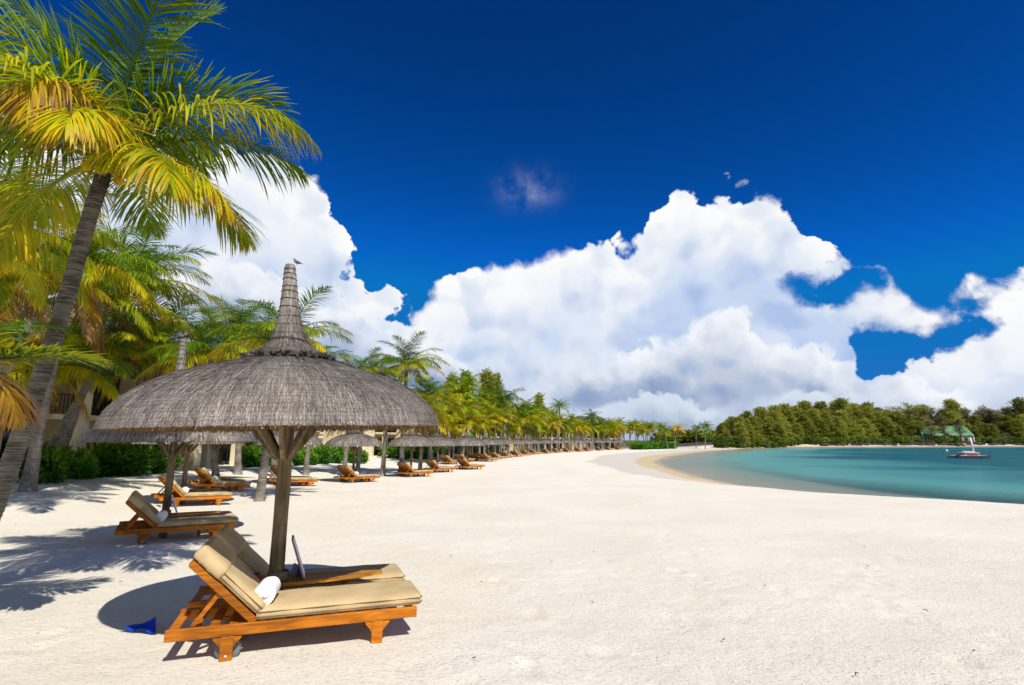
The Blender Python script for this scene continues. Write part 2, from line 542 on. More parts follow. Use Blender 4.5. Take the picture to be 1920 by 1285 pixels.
M['bank_wall'] = simple('dark_stone_wall', (0.035, 0.03, 0.026), (0.09, 0.075, 0.065), 2.0, 0.95, 5, 0.6, dist=0.05)


# ---------------------------------------------------------------- lie of the land
WATER_Z = -1.1
SHORE = np.array([(160, -60), (70, -14), (40, 3), (27, 13), (20.5, 20), (17.0, 25.5), (15.4, 30), (14.8, 35), (14.7, 42), (16, 53), (18, 65), (21, 76),
                  (28, 95), (41, 122), (54, 146), (69, 168), (84, 190), (101, 209), (130, 226), (160, 236), (242, 256), (420, 285), (900, 330)], float)
LAGOON = np.vstack([SHORE, [(1500, 300), (1500, -400), (300, -200)]])


def vnoise(x, y, seed):
    xi, yi = np.floor(x), np.floor(y)
    fx, fy = x - xi, y - yi
    fx, fy = fx * fx * (3 - 2 * fx), fy * fy * (3 - 2 * fy)

    def hsh(a, b):
        s = np.sin(a * 127.1 + b * 311.7 + seed * 74.7) * 43758.5453
        return s - np.floor(s)
    a, b, c, d = hsh(xi, yi), hsh(xi + 1, yi), hsh(xi, yi + 1), hsh(xi + 1, yi + 1)
    return (a + (b - a) * fx) * (1 - fy) + (c + (d - c) * fx) * fy - 0.5


def shore_dist(x, y):
    """metres to the waterline, positive on land"""
    best = np.full(x.shape, 1e9)
    for (ax, ay), (bx, by) in zip(SHORE[:-1], SHORE[1:]):
        dx, dy = bx - ax, by - ay
        t = np.clip(((x - ax) * dx + (y - ay) * dy) / (dx * dx + dy * dy), 0, 1)
        best = np.minimum(best, np.hypot(x - ax - t * dx, y - ay - t * dy))
    inside = np.zeros(x.shape, bool)
    n = len(LAGOON)
    for i in range(n):
        ax, ay = LAGOON[i]
        bx, by = LAGOON[(i + 1) % n]
        if ay == by:
            continue
        c = ((ay > y) != (by > y)) & (x < (bx - ax) * (y - ay) / (by - ay) + ax)
        inside ^= c
    return np.where(inside, -best, best)


def sstep(t):
    t = np.clip(t, 0, 1)
    return t * t * (3 - 2 * t)


def land(x, y):
    """height of the ground"""
    x, y = np.asarray(x, float), np.asarray(y, float)
    wob = 0.9 * vnoise(x / 7, y / 7, 5) + 0.35 * vnoise(x / 2, y / 2, 6)
    sd = shore_dist(x, y) + np.where(y < 140, wob, wob * 2)
    pl = -0.75 * (1 - np.exp(-np.maximum(0, y - 4) / 25)) + 0.5 * sstep((-9 - x) / 9)
    far = sstep((y - 165) / 30) * sstep((x - 45) / 25)
    pl = pl + far * (0.9 + 0.010 * np.clip(sd - 6, 0, 120))
    back = sstep((y - 175) / 40) * (1 - sstep((x - 45) / 25))
    pl = pl + back * 0.8
    w = np.interp(y, [0, 20, 30, 60, 90, 160, 190, 220], [3.4, 3.4, 5.2, 8.0, 10.5, 9, 7, 6])
    t = sd / w
    up = np.where(t < 0.86, t * 1.0, 0.86 + 0.14 * np.tanh((t - 0.86) / 0.14))
    z_land = WATER_Z + (pl - WATER_Z) * np.clip(up, 0, 1)
    z_bed = WATER_Z + np.maximum(np.where(sd > -7, sd * 0.032, -0.224 + (sd + 7) * 0.11), -3.0)
    z = np.where(sd > 0, z_land, z_bed)
    return z, sd


def gz(x, y):
    return float(land(np.array([x]), np.array([y]))[0][0])


def axis(lo, hi, d0, d1, step, grow):
    mid = list(np.arange(d0, d1, step))
    out, s, p = [], step, d1
    while p < hi:
        out.append(p)
        s = min(s * grow, 300)
        p += s
    out.append(hi)
    left, s, p = [], step, d0
    while p > lo:
        s = min(s * grow, 300)
        p -= s
        left.append(max(p, lo))
    return np.array(sorted(set([round(v, 4) for v in left + mid + out])))


def grid_mesh(name, xs, ys, zf, mat_, attrs):
    X, Y = np.meshgrid(xs, ys)
    X, Y = X.ravel(), Y.ravel()
    Z, extra = zf(X, Y)
    nx, ny = len(xs), len(ys)
    i = np.arange((ny - 1) * nx).reshape(ny - 1, nx)[:, :-1].ravel()
    F = np.stack([i, i + 1, i + nx + 1, i + nx], 1)
    me = bpy.data.meshes.new(name)
    me.vertices.add(len(X))
    me.vertices.foreach_set('co', np.stack([X, Y, Z], 1).astype(np.float32).ravel())
    me.loops.add(F.size)
    me.loops.foreach_set('vertex_index', F.ravel().astype(np.int32))
    me.polygons.add(len(F))
    me.polygons.foreach_set('loop_start', np.arange(0, F.size, 4, dtype=np.int32))
    me.polygons.foreach_set('use_smooth', np.ones(len(F), bool))
    me.update(calc_edges=True)
    for k, v in zip(attrs, extra):
        at = me.attributes.new(k, 'FLOAT', 'POINT')
        at.data.foreach_set('value', v.astype(np.float32))
    me.materials.append(mat_)
    return place(name, me)


# sand: pale coral sand; wet and yellower in the swash; turf and leaf litter behind the far shore
m_, n_ = new_mat('coral_sand')
pos = n_.node('ShaderNodeNewGeometry').outputs['Position']
sd_ = n_.node('ShaderNodeAttribute', attribute_name='shore').outputs['Fac']
veg = n_.node('ShaderNodeAttribute', attribute_name='turf').outputs['Fac']
sdn = n_.m('ADD', sd_, n_.m('MULTIPLY', n_.m('SUBTRACT', n_.noise(pos, 0.35, 3), 0.5), 2.0))
big = n_.noise(pos, 0.35, 4, 0.6)
fine = n_.noise(pos, 42.0, 4, 0.7)
grit = n_.noise(pos, 190.0, 2, 0.6)
dry = n_.mix(n_.smooth(big, 0.3, 0.7), (0.775, 0.715, 0.585, 1), (0.83, 0.78, 0.66, 1))
dry = n_.vm('SCALE', dry, scale=n_.smooth(fine, 0.25, 0.75, 0.88, 1.06))
speck = n_.smooth(n_.noise(pos, 75.0, 2, 0.8), 0.68, 0.78)
dry = n_.mix(n_.m('MULTIPLY', speck, 0.45), dry, (0.34, 0.29, 0.23, 1))
rack = n_.m('MULTIPLY', n_.smooth(n_.noise(pos, 3.0, 5, 0.7), 0.5, 0.75), n_.smooth(sdn, 9.0, 6.0))
damp = n_.mix(rack, (0.60, 0.555, 0.47, 1), (0.46, 0.425, 0.37, 1))
swash = n_.mix(n_.smooth(n_.noise(pos, 0.8, 3), 0.3, 0.7), (0.52, 0.40, 0.22, 1), (0.58, 0.47, 0.29, 1))
wet = (0.33, 0.27, 0.185, 1)
wd = n_.node('ShaderNodeAttribute', attribute_name='width').outputs['Fac']
tt = n_.m('DIVIDE', sdn, wd)
c = n_.mix(n_.smooth(tt, 0.95, 1.08), damp, dry)
c = n_.mix(n_.smooth(tt, 0.46, 0.34), c, swash)
c = n_.mix(n_.smooth(tt, 0.15, 0.04), c, wet)
turf = n_.mix(n_.smooth(n_.noise(pos, 0.25, 4), 0.4, 0.62), (0.06, 0.075, 0.018, 1), (0.13, 0.095, 0.05, 1))
c = n_.mix(veg, c, turf)
hgt = n_.m('ADD', n_.m('ADD', n_.m('MULTIPLY', n_.noise(pos, 14.0, 6, 0.72), 0.9), n_.m('MULTIPLY', fine, 0.45)), n_.m('MULTIPLY', grit, 0.16))
vo = n_.node('ShaderNodeTexVoronoi', {'Vector': n_.vm('ADD', pos, n_.vm('SCALE', n_.noise(pos, 4.0, 2, color=True), scale=0.25)), 'Scale': 3.2})
hgt = n_.m('ADD', hgt, n_.m('MULTIPLY', n_.smooth(vo.outputs['Distance'], 0.05, 0.42), 0.3))
pit = n_.smooth(n_.noise(n_.vm('MULTIPLY', pos, (1.0, 1.6, 1.0)), 26.0, 3, 0.6), 0.40, 0.30)
hgt = n_.m('SUBTRACT', hgt, n_.m('MULTIPLY', pit, 0.55))
b = n_.node('ShaderNodeBsdfPrincipled', {'Base Color': c, 'Roughness': n_.smooth(tt, 0.02, 0.25, 0.35, 0.95), 'Specular IOR Level': 0.2})
bp = n_.node('ShaderNodeBump', {'Height': hgt, 'Strength': n_.smooth(tt, 0.4, 1.0, 0.12, 0.75), 'Distance': 0.03})
n_.t.links.new(bp.outputs[0], b.inputs['Normal'])
n_.node('ShaderNodeOutputMaterial', {0: b.outputs[0]})
M['sand'] = m_


def sand_z(x, y):
    z, sd = land(x, y)
    nearw = np.clip(1.4 - np.hypot(x, y - 4) / 26, 0, 1)
    dryw = sstep((sd - 2.5) / 3)
    z = z + nearw * dryw * (0.030 * vnoise(x / 1.3, y / 1.0, 1) + 0.012 * vnoise(x / 0.4, y / 0.33, 2) + 0.010 * vnoise(x / 0.19, y / 0.18, 3))
    # trails of old footprints, softened by wind
    r2 = random.Random(5)
    for (x0, y0, x1, y1, k) in ((0.2, 3.0, -0.6, 22.0, 40), (1.4, 2.6, 4.6, 20.0, 36), (3.0, 3.2, 8.5, 16.0, 30), (-0.4, 4.4, 6.5, 9.5, 18), (-0.9, 3.4, 3.2, 3.9, 10), (5.2, 4.2, 0.6, 10.5, 16), (-4.2, 4.6, -3.4, 8.8, 10)):
        for i in range(k):
            f = i / k
            cx = x0 + (x1 - x0) * f + (0.12 if i % 2 else -0.12) + r2.uniform(-0.22, 0.22)
            cy = y0 + (y1 - y0) * f + r2.uniform(-0.35, 0.35)
            dp = r2.uniform(0.35, 1.0)
            ra, rb = r2.uniform(0.07, 0.12), r2.uniform(0.10, 0.2)
            near = (abs(x - cx) < 0.6) & (abs(y - cy) < 0.6)
            if not near.any():
                continue
            q = ((x[near] - cx) / ra) ** 2 + ((y[near] - cy + 0.3 * (x[near] - cx)) / rb) ** 2
            z[near] += dp * (0.008 * np.exp(-((np.sqrt(q) - 1.4) / 0.35) ** 2) - 0.022 * np.exp(-q))
    turfw = sstep((sd - 9) / 5) * np.maximum(sstep((y - 170) / 25), sstep((-26 - x + 0.14 * y) / 6) * sstep((-22 - x) / 4))
    w = np.interp(y, [0, 20, 30, 60, 90, 160, 190, 220], [3.4, 3.4, 5.2, 8.0, 10.5, 9, 7, 6])
    return z, (sd, turfw, w)


xs = axis(-3000, 3500, -5.0, 6.5, 0.06, 1.034)
ys = axis(-400, 5000, 2.6, 9.0, 0.06, 1.028)
beach = grid_mesh('beach_sand', xs, ys, sand_z, M['sand'], ('shore', 'turf', 'width'))
tag(beach, kind='structure')

# lagoon: clear in the shallows, turquoise where it deepens
m_, n_ = new_mat('lagoon_water')
pos = n_.node('ShaderNodeNewGeometry').outputs['Position']
dep = n_.node('ShaderNodeAttribute', attribute_name='depth').outputs['Fac']
dep = n_.m('MULTIPLY', dep, n_.smooth(n_.noise(pos, 0.05, 3), 0.3, 0.7, 0.7, 1.35))
murk = n_.m('SUBTRACT', 1.0, n_.m('POWER', 2.718, n_.m('MULTIPLY', dep, -1.7)))
body = n_.mix(n_.smooth(dep, 0.25, 2.9), (0.12, 0.39, 0.375, 1), (0.009, 0.10, 0.125, 1))
rip = n_.m('ADD', n_.noise(n_.vm('MULTIPLY', pos, (1.0, 1.8, 1.0)), 1.1, 4, 0.6), n_.m('MULTIPLY', n_.noise(pos, 5.0, 3, 0.6), 0.35))
bp = n_.node('ShaderNodeBump', {'Height': rip, 'Strength': 0.6, 'Distance': 0.2})
dif = n_.node('ShaderNodeBsdfDiffuse', {'Color': body, 'Normal': bp.outputs[0]})
clr = n_.node('ShaderNodeBsdfTransparent', {'Color': (0.93, 0.97, 0.95, 1)})
vol = n_.node('ShaderNodeMixShader', {0: murk, 1: clr.outputs[0], 2: dif.outputs[0]})
fr = n_.node('ShaderNodeFresnel', {'IOR': 1.333, 'Normal': bp.outputs[0]})
gl = n_.node('ShaderNodeBsdfGlossy', {'Roughness': 0.06, 'Normal': bp.outputs[0]})
gl.inputs['Color'].default_value = (1, 1, 1, 1)
frs = n_.m('MULTIPLY', n_.m('MINIMUM', fr.outputs[0], 0.2), 0.8)
sh = n_.node('ShaderNodeMixShader', {0: frs, 1: vol.outputs[0], 2: gl.outputs[0]})
n_.node('ShaderNodeOutputMaterial', {0: sh.outputs[0]})
M['water'] = m_


def water_z(x, y):
    z, sd = land(x, y)
    return np.full(x.shape, WATER_Z), (np.clip(WATER_Z - z, 0, 5),)


lagoon = grid_mesh('lagoon_water', axis(10, 900, 11, 40, 0.6, 1.05), axis(-150, 345, 10, 90, 0.6, 1.06), water_z, M['water'], ('depth',))
tag(lagoon, kind='structure')

# ---------------------------------------------------------------- thatched parasols
def lerp_prof(prof, s):
    """point on a (r, z) profile at 0..1 of its length"""
    d = [0.0]
    for (a, b), (c, e) in zip(prof[:-1], prof[1:]):
        d.append(d[-1] + math.hypot(c - a, e - b))
    x = min(max(s, 0), 1) * d[-1]
    for i in range(len(d) - 1):
        if x <= d[i + 1] or i == len(d) - 2:
            f = (x - d[i]) / (d[i + 1] - d[i])
            return prof[i][0] + (prof[i + 1][0] - prof[i][0]) * f, prof[i][1] + (prof[i + 1][1] - prof[i][1]) * f


DOME = [(0.30, 2.625), (0.45, 2.59), (0.65, 2.535), (0.90, 2.455), (1.12, 2.37), (1.285, 2.275), (1.42, 2.165), (1.51, 2.045), (1.55, 1.925)]
UNDER = [(1.535, 1.925), (1.45, 1.92), (1.37, 1.975), (1.15, 2.13), (0.85, 2.28), (0.5, 2.44), (0.1, 2.54)]
SKIRT = [(0.42, 2.60), (0.43, 2.645), (0.39, 2.68), (0.285, 2.725), (0.205, 2.79), (0.162, 2.88), (0.128, 2.98), (0.104, 3.10), (0.086, 3.24), (0.070, 3.40), (0.057, 3.54), (0.047, 3.66), (0.0, 3.665)]


def thatch_strands(n, width, seed):
    r = random.Random(seed)
    m = MB()
    streak = [r.random() for _ in range(240)]
    for k in range(n):
        g = r.uniform(0, 2 * math.pi)
        s0 = r.random() ** 0.75 * 0.95
        ln = r.uniform(0.14, 0.26)
        pts, side = [], Vector((-math.sin(g), math.cos(g), 0))
        drift = r.uniform(-0.022, 0.022)
        for i in range(3):
            f = i / 2
            rr, zz = lerp_prof(DOME, min(s0 + ln * f, 1.0))
            over = max(0, s0 + ln * f - 1.0) * 2.0
            lift = 0.004 + 0.010 * f * r.random() + 0.004 * f
            gg = g + drift * f
            rad = rr + lift * 0.6
            pts.append(Vector((rad * math.cos(gg), rad * math.sin(gg), zz + lift - min(over, 0.10) * 0.25)))
        st = streak[int(g / 6.2832 * 239)]
        a = 0.30 + 0.32 * s0 + 0.18 * (st - 0.5) + r.uniform(-0.28, 0.28)
        w = width * r.uniform(0.6, 1.3)
        tilt = (side + Vector((0, 0, r.uniform(-0.35, 0.35)))).normalized()
        m.strip(pts, [w, w * 0.9, w * 0.35], tilt, min(max(a, 0), 1))
    return m


def under_reeds(n, width, seed):
    r = random.Random(seed)
    m = MB()
    for k in range(n):
        g = r.uniform(0, 2 * math.pi)
        side = Vector((-math.sin(g), math.cos(g), 0))
        s0 = r.random() * 0.8
        pts = []
        for i in range(2):
            rr, zz = lerp_prof(UNDER, s0 + (0.0 if i == 0 else 0.22))
            rr += 0.012 if i == 0 and s0 < 0.08 else 0
            pts.append(Vector((rr * math.cos(g + 0.02 * i), rr * math.sin(g + 0.02 * i), zz - r.uniform(0.006, 0.022))))
        m.strip(pts, [width, width], side, r.random())
    # cut ends of the reeds round the rim
    for k in range(n):
        g = r.uniform(0, 2 * math.pi)
        side = Vector((-math.sin(g), math.cos(g), 0))
        ro = r.uniform(1.40, 1.54)
        p = Vector((ro * math.cos(g), ro * math.sin(g), 1.95))
        q = Vector(((ro + 0.015) * math.cos(g), (ro + 0.015) * math.sin(g), 1.95 - r.uniform(0.02, 0.065)))
        m.strip([p, q], [width, width * 0.7], side, r.uniform(0.3, 1.0))
    return m


def make_parasol(name, label, group, detail, seed, spire_scale=1.0, fine=False):
    r = random.Random(seed)
    t = thing(name, label, 'parasol', group=group)
    bend = [(0, 0, -0.35), (-0.012, 0.0, 0.4), (0.0, 0.01, 1.1), (0.02, 0.0, 1.8), (0.01, 0, 2.55)]
    pts = []
    for i in range(13):
        f = i / 12 * 4
        k = min(int(f), 3)
        a, b = Vector(bend[k]), Vector(bend[k + 1])
        pts.append(a.lerp(b, f - k))
    MB().tube(pts, [0.073 - 0.0006 * i + r.uniform(-0.002, 0.002) for i in range(13)], 14).build('post', M['post'], t)
    for k in range(8):
        g = 2 * math.pi * (k + 0.35) / 8
        c, s = math.cos(g), math.sin(g)
        MB().beam((0.06 * c, 0.06 * s, 1.62), (0.62 * c, 0.62 * s, 2.34), 0.045, 0.06).build('strut', M['post'], t)
    wobs = [r.uniform(-1, 1) for _ in range(6)]
    wob = lambda g, i: 0.006 * (wobs[0] * math.sin(3 * g + wobs[1]) + wobs[2] * math.sin(7 * g + wobs[3] * 3)) + 0.004 * r.uniform(-1, 1)
    cn = MB().lathe(DOME, 72 if detail else 40, 0.32, wob=wob).build('canopy', M['thatch'], t)
    th = thatch_strands(26000 if fine else (6500 if detail else 1500), 0.0036 if fine else (0.0085 if detail else 0.017), seed).build('thatch', M['thatch'], cn)
    tag(th, kind='stuff')
    if fine:
        nt = MB()
        for i in range(24):
            rr, zz = lerp_prof(DOME, 0.42 + 0.565 * i / 23)
            loop = [((rr + 0.010 + 0.003 * math.sin(9 * g_ + i)) * math.cos(g_), (rr + 0.010 + 0.003 * math.sin(9 * g_ + i)) * math.sin(g_), zz + 0.010 + 0.004 * math.sin(5 * g_ + 2 * i))
                    for g_ in [2 * math.pi * j / 72 for j in range(73)]]
            nt.tube(loop, 0.0013, 4, 0.78 - 0.3 * (i % 2), cap=False)
        tag(nt.build('netting', M['thatch'], cn), kind='stuff')
    un = MB().lathe(UNDER, 48, 0.35).build('underside', M['thatch_under'], t)
    ur = under_reeds(2600 if fine else (900 if detail else 250), 0.005 if fine else 0.010, seed + 1).build('reed_lining', M['thatch_under'], un)
    tag(ur, kind='stuff')
    sk = [(rr, 2.62 + (z - 2.62) * spire_scale) for rr, z in SKIRT]
    nn = 36 if detail else 16
    lean = MB().lathe(sk, nn, 0.0, wob=lambda g, i: 0.03 * math.sin(5 * g + i) * (i > 1))
    lean.v = [(x - 0.045 * max(0, z - 2.6), y, z) for x, y, z in lean.v]
    lean.a = [min(1, max(0, 0.12 + 0.42 * (z - 2.62) / (0.45 * spire_scale) + r.uniform(-0.15, 0.15))) if z < 3.3 else 0.42 + r.uniform(-0.15, 0.15) for x, y, z in lean.v]
    sp = lean.build('spire', M['thatch'], t)
    if detail:
        # reeds bound along the spire
        m = MB()
        for k in range(1600 if fine else 500):
            g = r.uniform(0, 2 * math.pi)
            s0 = r.uniform(0.1, 0.9)
            p = []
            for i in range(3):
                rr, zz = lerp_prof(sk[:-1], s0 + 0.05 * i)
                rr += 0.004 + 0.003 * r.random()
                p.append(Vector((rr * math.cos(g) - 0.045 * max(0, zz - 2.6), rr * math.sin(g), zz)))
            m.strip(p, [0.004, 0.004, 0.003], Vector((-math.sin(g), math.cos(g), 0)), min(1, max(0, 0.2 + 0.5 * s0 + r.uniform(-0.25, 0.3))))
        tag(m.build('bound_reeds', M['thatch'], sp), kind='stuff')
        zs = [2.80, 2.90, 3.0, 3.09, 3.18, 3.27, 3.35, 3.42, 3.49, 3.55, 3.61]
        for z in zs:
            z2 = 2.62 + (z - 2.62) * spire_scale
            rr = 0.06
            for (r0, z0), (r1, z1) in zip(sk[:-1], sk[1:]):
                if z0 <= z2 <= z1:
                    rr = r0 + (r1 - r0) * (z2 - z0) / (z1 - z0)
            tl = r.uniform(-0.18, 0.18)
            ring = [((rr + 0.007) * math.cos(2 * math.pi * j / 20) - 0.045 * (z2 - 2.6), (rr + 0.007) * math.sin(2 * math.pi * j / 20),
                     z2 + tl * rr * math.sin(2 * math.pi * j / 20)) for j in range(21)]
            MB().tube(ring, 0.0055, 5, cap=False).build('binding', M['cord'], sp)
    # dark knotted collar below the spire
    m = MB()
    for k in range(150 if detail else 40):
        g = 2 * math.pi * k / (150 if detail else 40) + r.uniform(-0.03, 0.03)
        rr = 0.435 + r.uniform(-0.03, 0.025)
        zz = 2.632 + r.uniform(-0.026, 0.03)
        sz = r.uniform(0.024, 0.038) * (1.0 if detail else 1.8)
        q = Quaternion((r.random() - .5, r.random() - .5, r.random() - .5, r.random() - .5)).normalized().to_matrix()
        m.box((rr * math.cos(g), rr * math.sin(g), zz), (sz * 1.6, sz, sz), q, r.uniform(0, 0.22), bev=sz * 0.22)
    m.build('collar', M['thatch'], t)
    return t


def make_table(parent_loc, rz, label, group=None):
    t = thing('table', label, 'table', parent_loc, rz, group)
    m = MB()
    out = [(-0.42, -0.15), (-0.2, -0.19), (0.15, -0.185), (0.5, -0.145), (0.8, -0.085), (0.98, -0.03), (1.0, 0.0),
           (0.98, 0.03), (0.8, 0.085), (0.5, 0.145), (0.15, 0.185), (-0.2, 0.19), (-0.42, 0.15)]
    n = len(out)
    vs = [(x, y, 0.43) for x, y in out] + [(x, y, 0.462) for x, y in out]
    m.add(vs, [tuple(range(n - 1, -1, -1)), tuple(range(n, 2 * n))] + [(i, (i + 1) % n, n + (i + 1) % n, n + i) for i in range(n)])
    m.build('table_top', M['table_wood'], t)
    for (x, y) in ((-0.33, 0), (0.62, 0.0)):
        MB().box((x, y, 0.212), (0.06, 0.06, 0.43), bev=0.005).build('leg', M['table_wood'], t)
    ring = MB()
    for i in range(4):
        ring.tube([(0.088 * math.cos(2 * math.pi * j / 24), 0.088 * math.sin(2 * math.pi * j / 24), 0.472 + 0.019 * i) for j in range(25)], 0.0115, 6, cap=False)
    ring.build('rope_ring', M['rope'], t)
    return t


# ---------------------------------------------------------------- sun loungers
def soft_box(L, Wd, T, nx, ny, nz, rad, puff, seed):
    """a padded, rounded cushion lying on z = 0, from x = 0 to L"""
    r = random.Random(seed)
    ph = [r.uniform(0, 6) for _ in range(6)]
    m = MB()
    vs, idx, fs = [], {}, []

    def vert(i, j, k):
        if (i, j, k) not in idx:
            p = Vector((L * i / nx, Wd * (j / ny - 0.5), T * k / nz))
            c = Vector((min(max(p.x, rad), L - rad), min(max(p.y, -Wd / 2 + rad), Wd / 2 - rad), min(max(p.z, rad), T - rad)))
            d = p - c
            if d.length > 1e-6:
                d = d.normalized() * rad
            q = c + d
            bul = math.sin(math.pi * i / nx) ** 0.5 * math.sin(math.pi * j / ny) ** 0.5 if 0 < i < nx and 0 < j < ny else 0
            w = 0.4 * math.sin(9 * p.x + ph[0]) * math.sin(7 * p.y + ph[1]) + 0.35 * math.sin(23 * p.x + ph[2] + 5 * p.y) + 0.3 * math.sin(17 * p.y + ph[3])
            if k == nz:
                q.z += puff * bul + 0.004 * w
            elif 0 < k:
                out = Vector((0, 1 if j == ny else (-1 if j == 0 else 0), 0))
                q += out * (0.006 + 0.004 * math.sin(14 * p.x + ph[4]))
            idx[(i, j, k)] = len(vs)
            vs.append(tuple(q))
        return idx[(i, j, k)]
    for i in range(nx):
        for j in range(ny):
            fs.append((vert(i, j, nz), vert(i + 1, j, nz), vert(i + 1, j + 1, nz), vert(i, j + 1, nz)))
            fs.append((vert(i, j, 0), vert(i, j + 1, 0), vert(i + 1, j + 1, 0), vert(i + 1, j, 0)))
    for i in range(nx):
        for k in range(nz):
            fs.append((vert(i, 0, k), vert(i + 1, 0, k), vert(i + 1, 0, k + 1), vert(i, 0, k + 1)))
            fs.append((vert(i, ny, k), vert(i, ny, k + 1), vert(i + 1, ny, k + 1), vert(i + 1, ny, k)))
    for j in range(ny):
        for k in range(nz):
            fs.append((vert(0, j, k), vert(0, j, k + 1), vert(0, j + 1, k + 1), vert(0, j + 1, k)))
            fs.append((vert(nx, j, k), vert(nx, j + 1, k), vert(nx, j + 1, k + 1), vert(nx, j, k + 1)))
    m.add(vs, fs, 0.0, True)
    return m


def piping(L, Wd, z, rad=0.0045, inset=0.03):
    y = Wd / 2 + 0.007
    x0, x1 = -0.004, L + 0.004
    c = inset
    loop = [(x0 + c, -y, z), (L / 3, -y, z), (2 * L / 3, -y, z), (x1 - c, -y, z), (x1, -y + c, z), (x1, y - c, z), (x1 - c, y, z), (2 * L / 3, y, z), (L / 3, y, z),
            (x0 + c, y, z), (x0, y - c, z), (x0, -y + c, z), (x0 + c, -y, z)]
    return MB().tube(loop, rad, 5, cap=False)


BACK_ANGLE = R(44)


def make_lounger(label, group, angle=BACK_ANGLE):
    t = thing('sun_lounger', label, 'sun lounger', group=group)
    for s in (-1, 1):
        MB().box((0, 0.29 * s, 0.254), (2.0, 0.036, 0.088), bev=0.005).build('side_rail', M['teak'], t)
    for x in (-0.55, 0.65):
        for s in (-1, 1):
            y = 0.286 * s
            m = MB().box((x, y, 0.103), (0.095, 0.054, 0.214), bev=0.004)
            lg = m.build('leg', M['teak'], t)
            for k in (-1, 1):
                g = MB()
                vs = []
                for yy in (y - 0.02, y + 0.02):
                    vs += [(x + k * 0.0475, yy, 0.204), (x + k * 0.105, yy, 0.204), (x + k * 0.105, yy, 0.194), (x + k * 0.0475, yy, 0.125)]
                fs = [(0, 1, 2, 3), (7, 6, 5, 4), (0, 4, 5, 1), (1, 5, 6, 2), (2, 6, 7, 3), (3, 7, 4, 0)]
                g.add(vs, fs if k > 0 else [f[::-1] for f in fs])
                g.build('bracket', M['teak'], lg)
            if x < 0:
                b = MB().tube([(x, y + 0.024 * s, 0.062), (x, y + 0.032 * s, 0.062)], 0.011, 8)
                b.build('bolt', M['metal'], lg)
                w = MB().tube([(x + 0.005, 0.205 * s, 0.094), (x + 0.005, 0.213 * s, 0.094), (x + 0.005, 0.24 * s, 0.094), (x + 0.005, 0.248 * s, 0.094)], [0.085, 0.098, 0.098, 0.085], 24)
                wh = w.build('wheel', M['rubber'], t)
                MB().tube([(x + 0.005, 0.198 * s, 0.094), (x + 0.005, 0.256 * s, 0.094)], 0.028, 12).build('hub', M['metal'], wh)
    for i in range(14):
        x = -0.955 + i * 0.146
        MB().box((x, 0, 0.272), (0.075, 0.54, 0.018), bev=0.003).build('slat', M['teak'], t)
    # raised backrest: frame, slats, props
    hx, hz = -0.37, 0.305
    ca, sa = math.cos(angle), math.sin(angle)

    def bk(u, y, h):
        return Vector((hx - u * ca + h * sa, y, hz + u * sa + h * ca))
    bf = None
    m = MB()
    for s in (-1, 1):
        m.beam(bk(-0.02, 0.262 * s, 0), bk(0.70, 0.262 * s, 0), 0.034, 0.062, up=(sa, 0, ca), bev=0.004)
    m.beam(bk(0.685, -0.244, 0), bk(0.685, 0.244, 0), 0.05, 0.055, up=(sa, 0, ca), bev=0.004)
    bf = m.build('backrest_frame', M['teak'], t)
    for i in range(5):
        u = 0.07 + i * 0.135
        MB().beam(bk(u, -0.244, 0.012), bk(u, 0.244, 0.012), 0.07, 0.018, up=(sa, 0, ca)).build('slat', M['teak'], bf)
    for s in (-1, 1):
        MB().beam(bk(0.36, 0.235 * s, -0.02), (-0.82, 0.235 * s, 0.295), 0.022, 0.035).build('prop', M['teak'], t)
    # padded mattress in two pieces with a folded-over pillow flap
    sc = soft_box(1.40, 0.59, 0.098, 28, 10, 4, 0.028, 0.010, 3)
    so = sc.build('seat_cushion', M['canvas'], t, (-0.355, 0, 0.302))
    for z in (0.030, 0.068):
        piping(1.40, 0.59, z).build('piping', M['piping'], so)
    bc = soft_box(0.715, 0.59, 0.098, 15, 10, 4, 0.028, 0.008, 5)
    bo = bc.build('back_cushion', M['canvas'], t)
    Mb = Matrix(((-ca, 0, sa, hx + 0.022 * sa + 0.01), (0, -1, 0, 0), (sa, 0, ca, hz + 0.03 * ca + 0.012), (0, 0, 0, 1)))
    bo.matrix_local = Mb
    for z in (0.030, 0.068):
        piping(0.715, 0.59, z).build('piping', M['piping'], bo)
    pf = soft_box(0.30, 0.612, 0.118, 10, 12, 4, 0.03, 0.006, 9)
    pf.build('pillow_flap', M['canvas'], bo, (0.435, 0, -0.006))
    return t


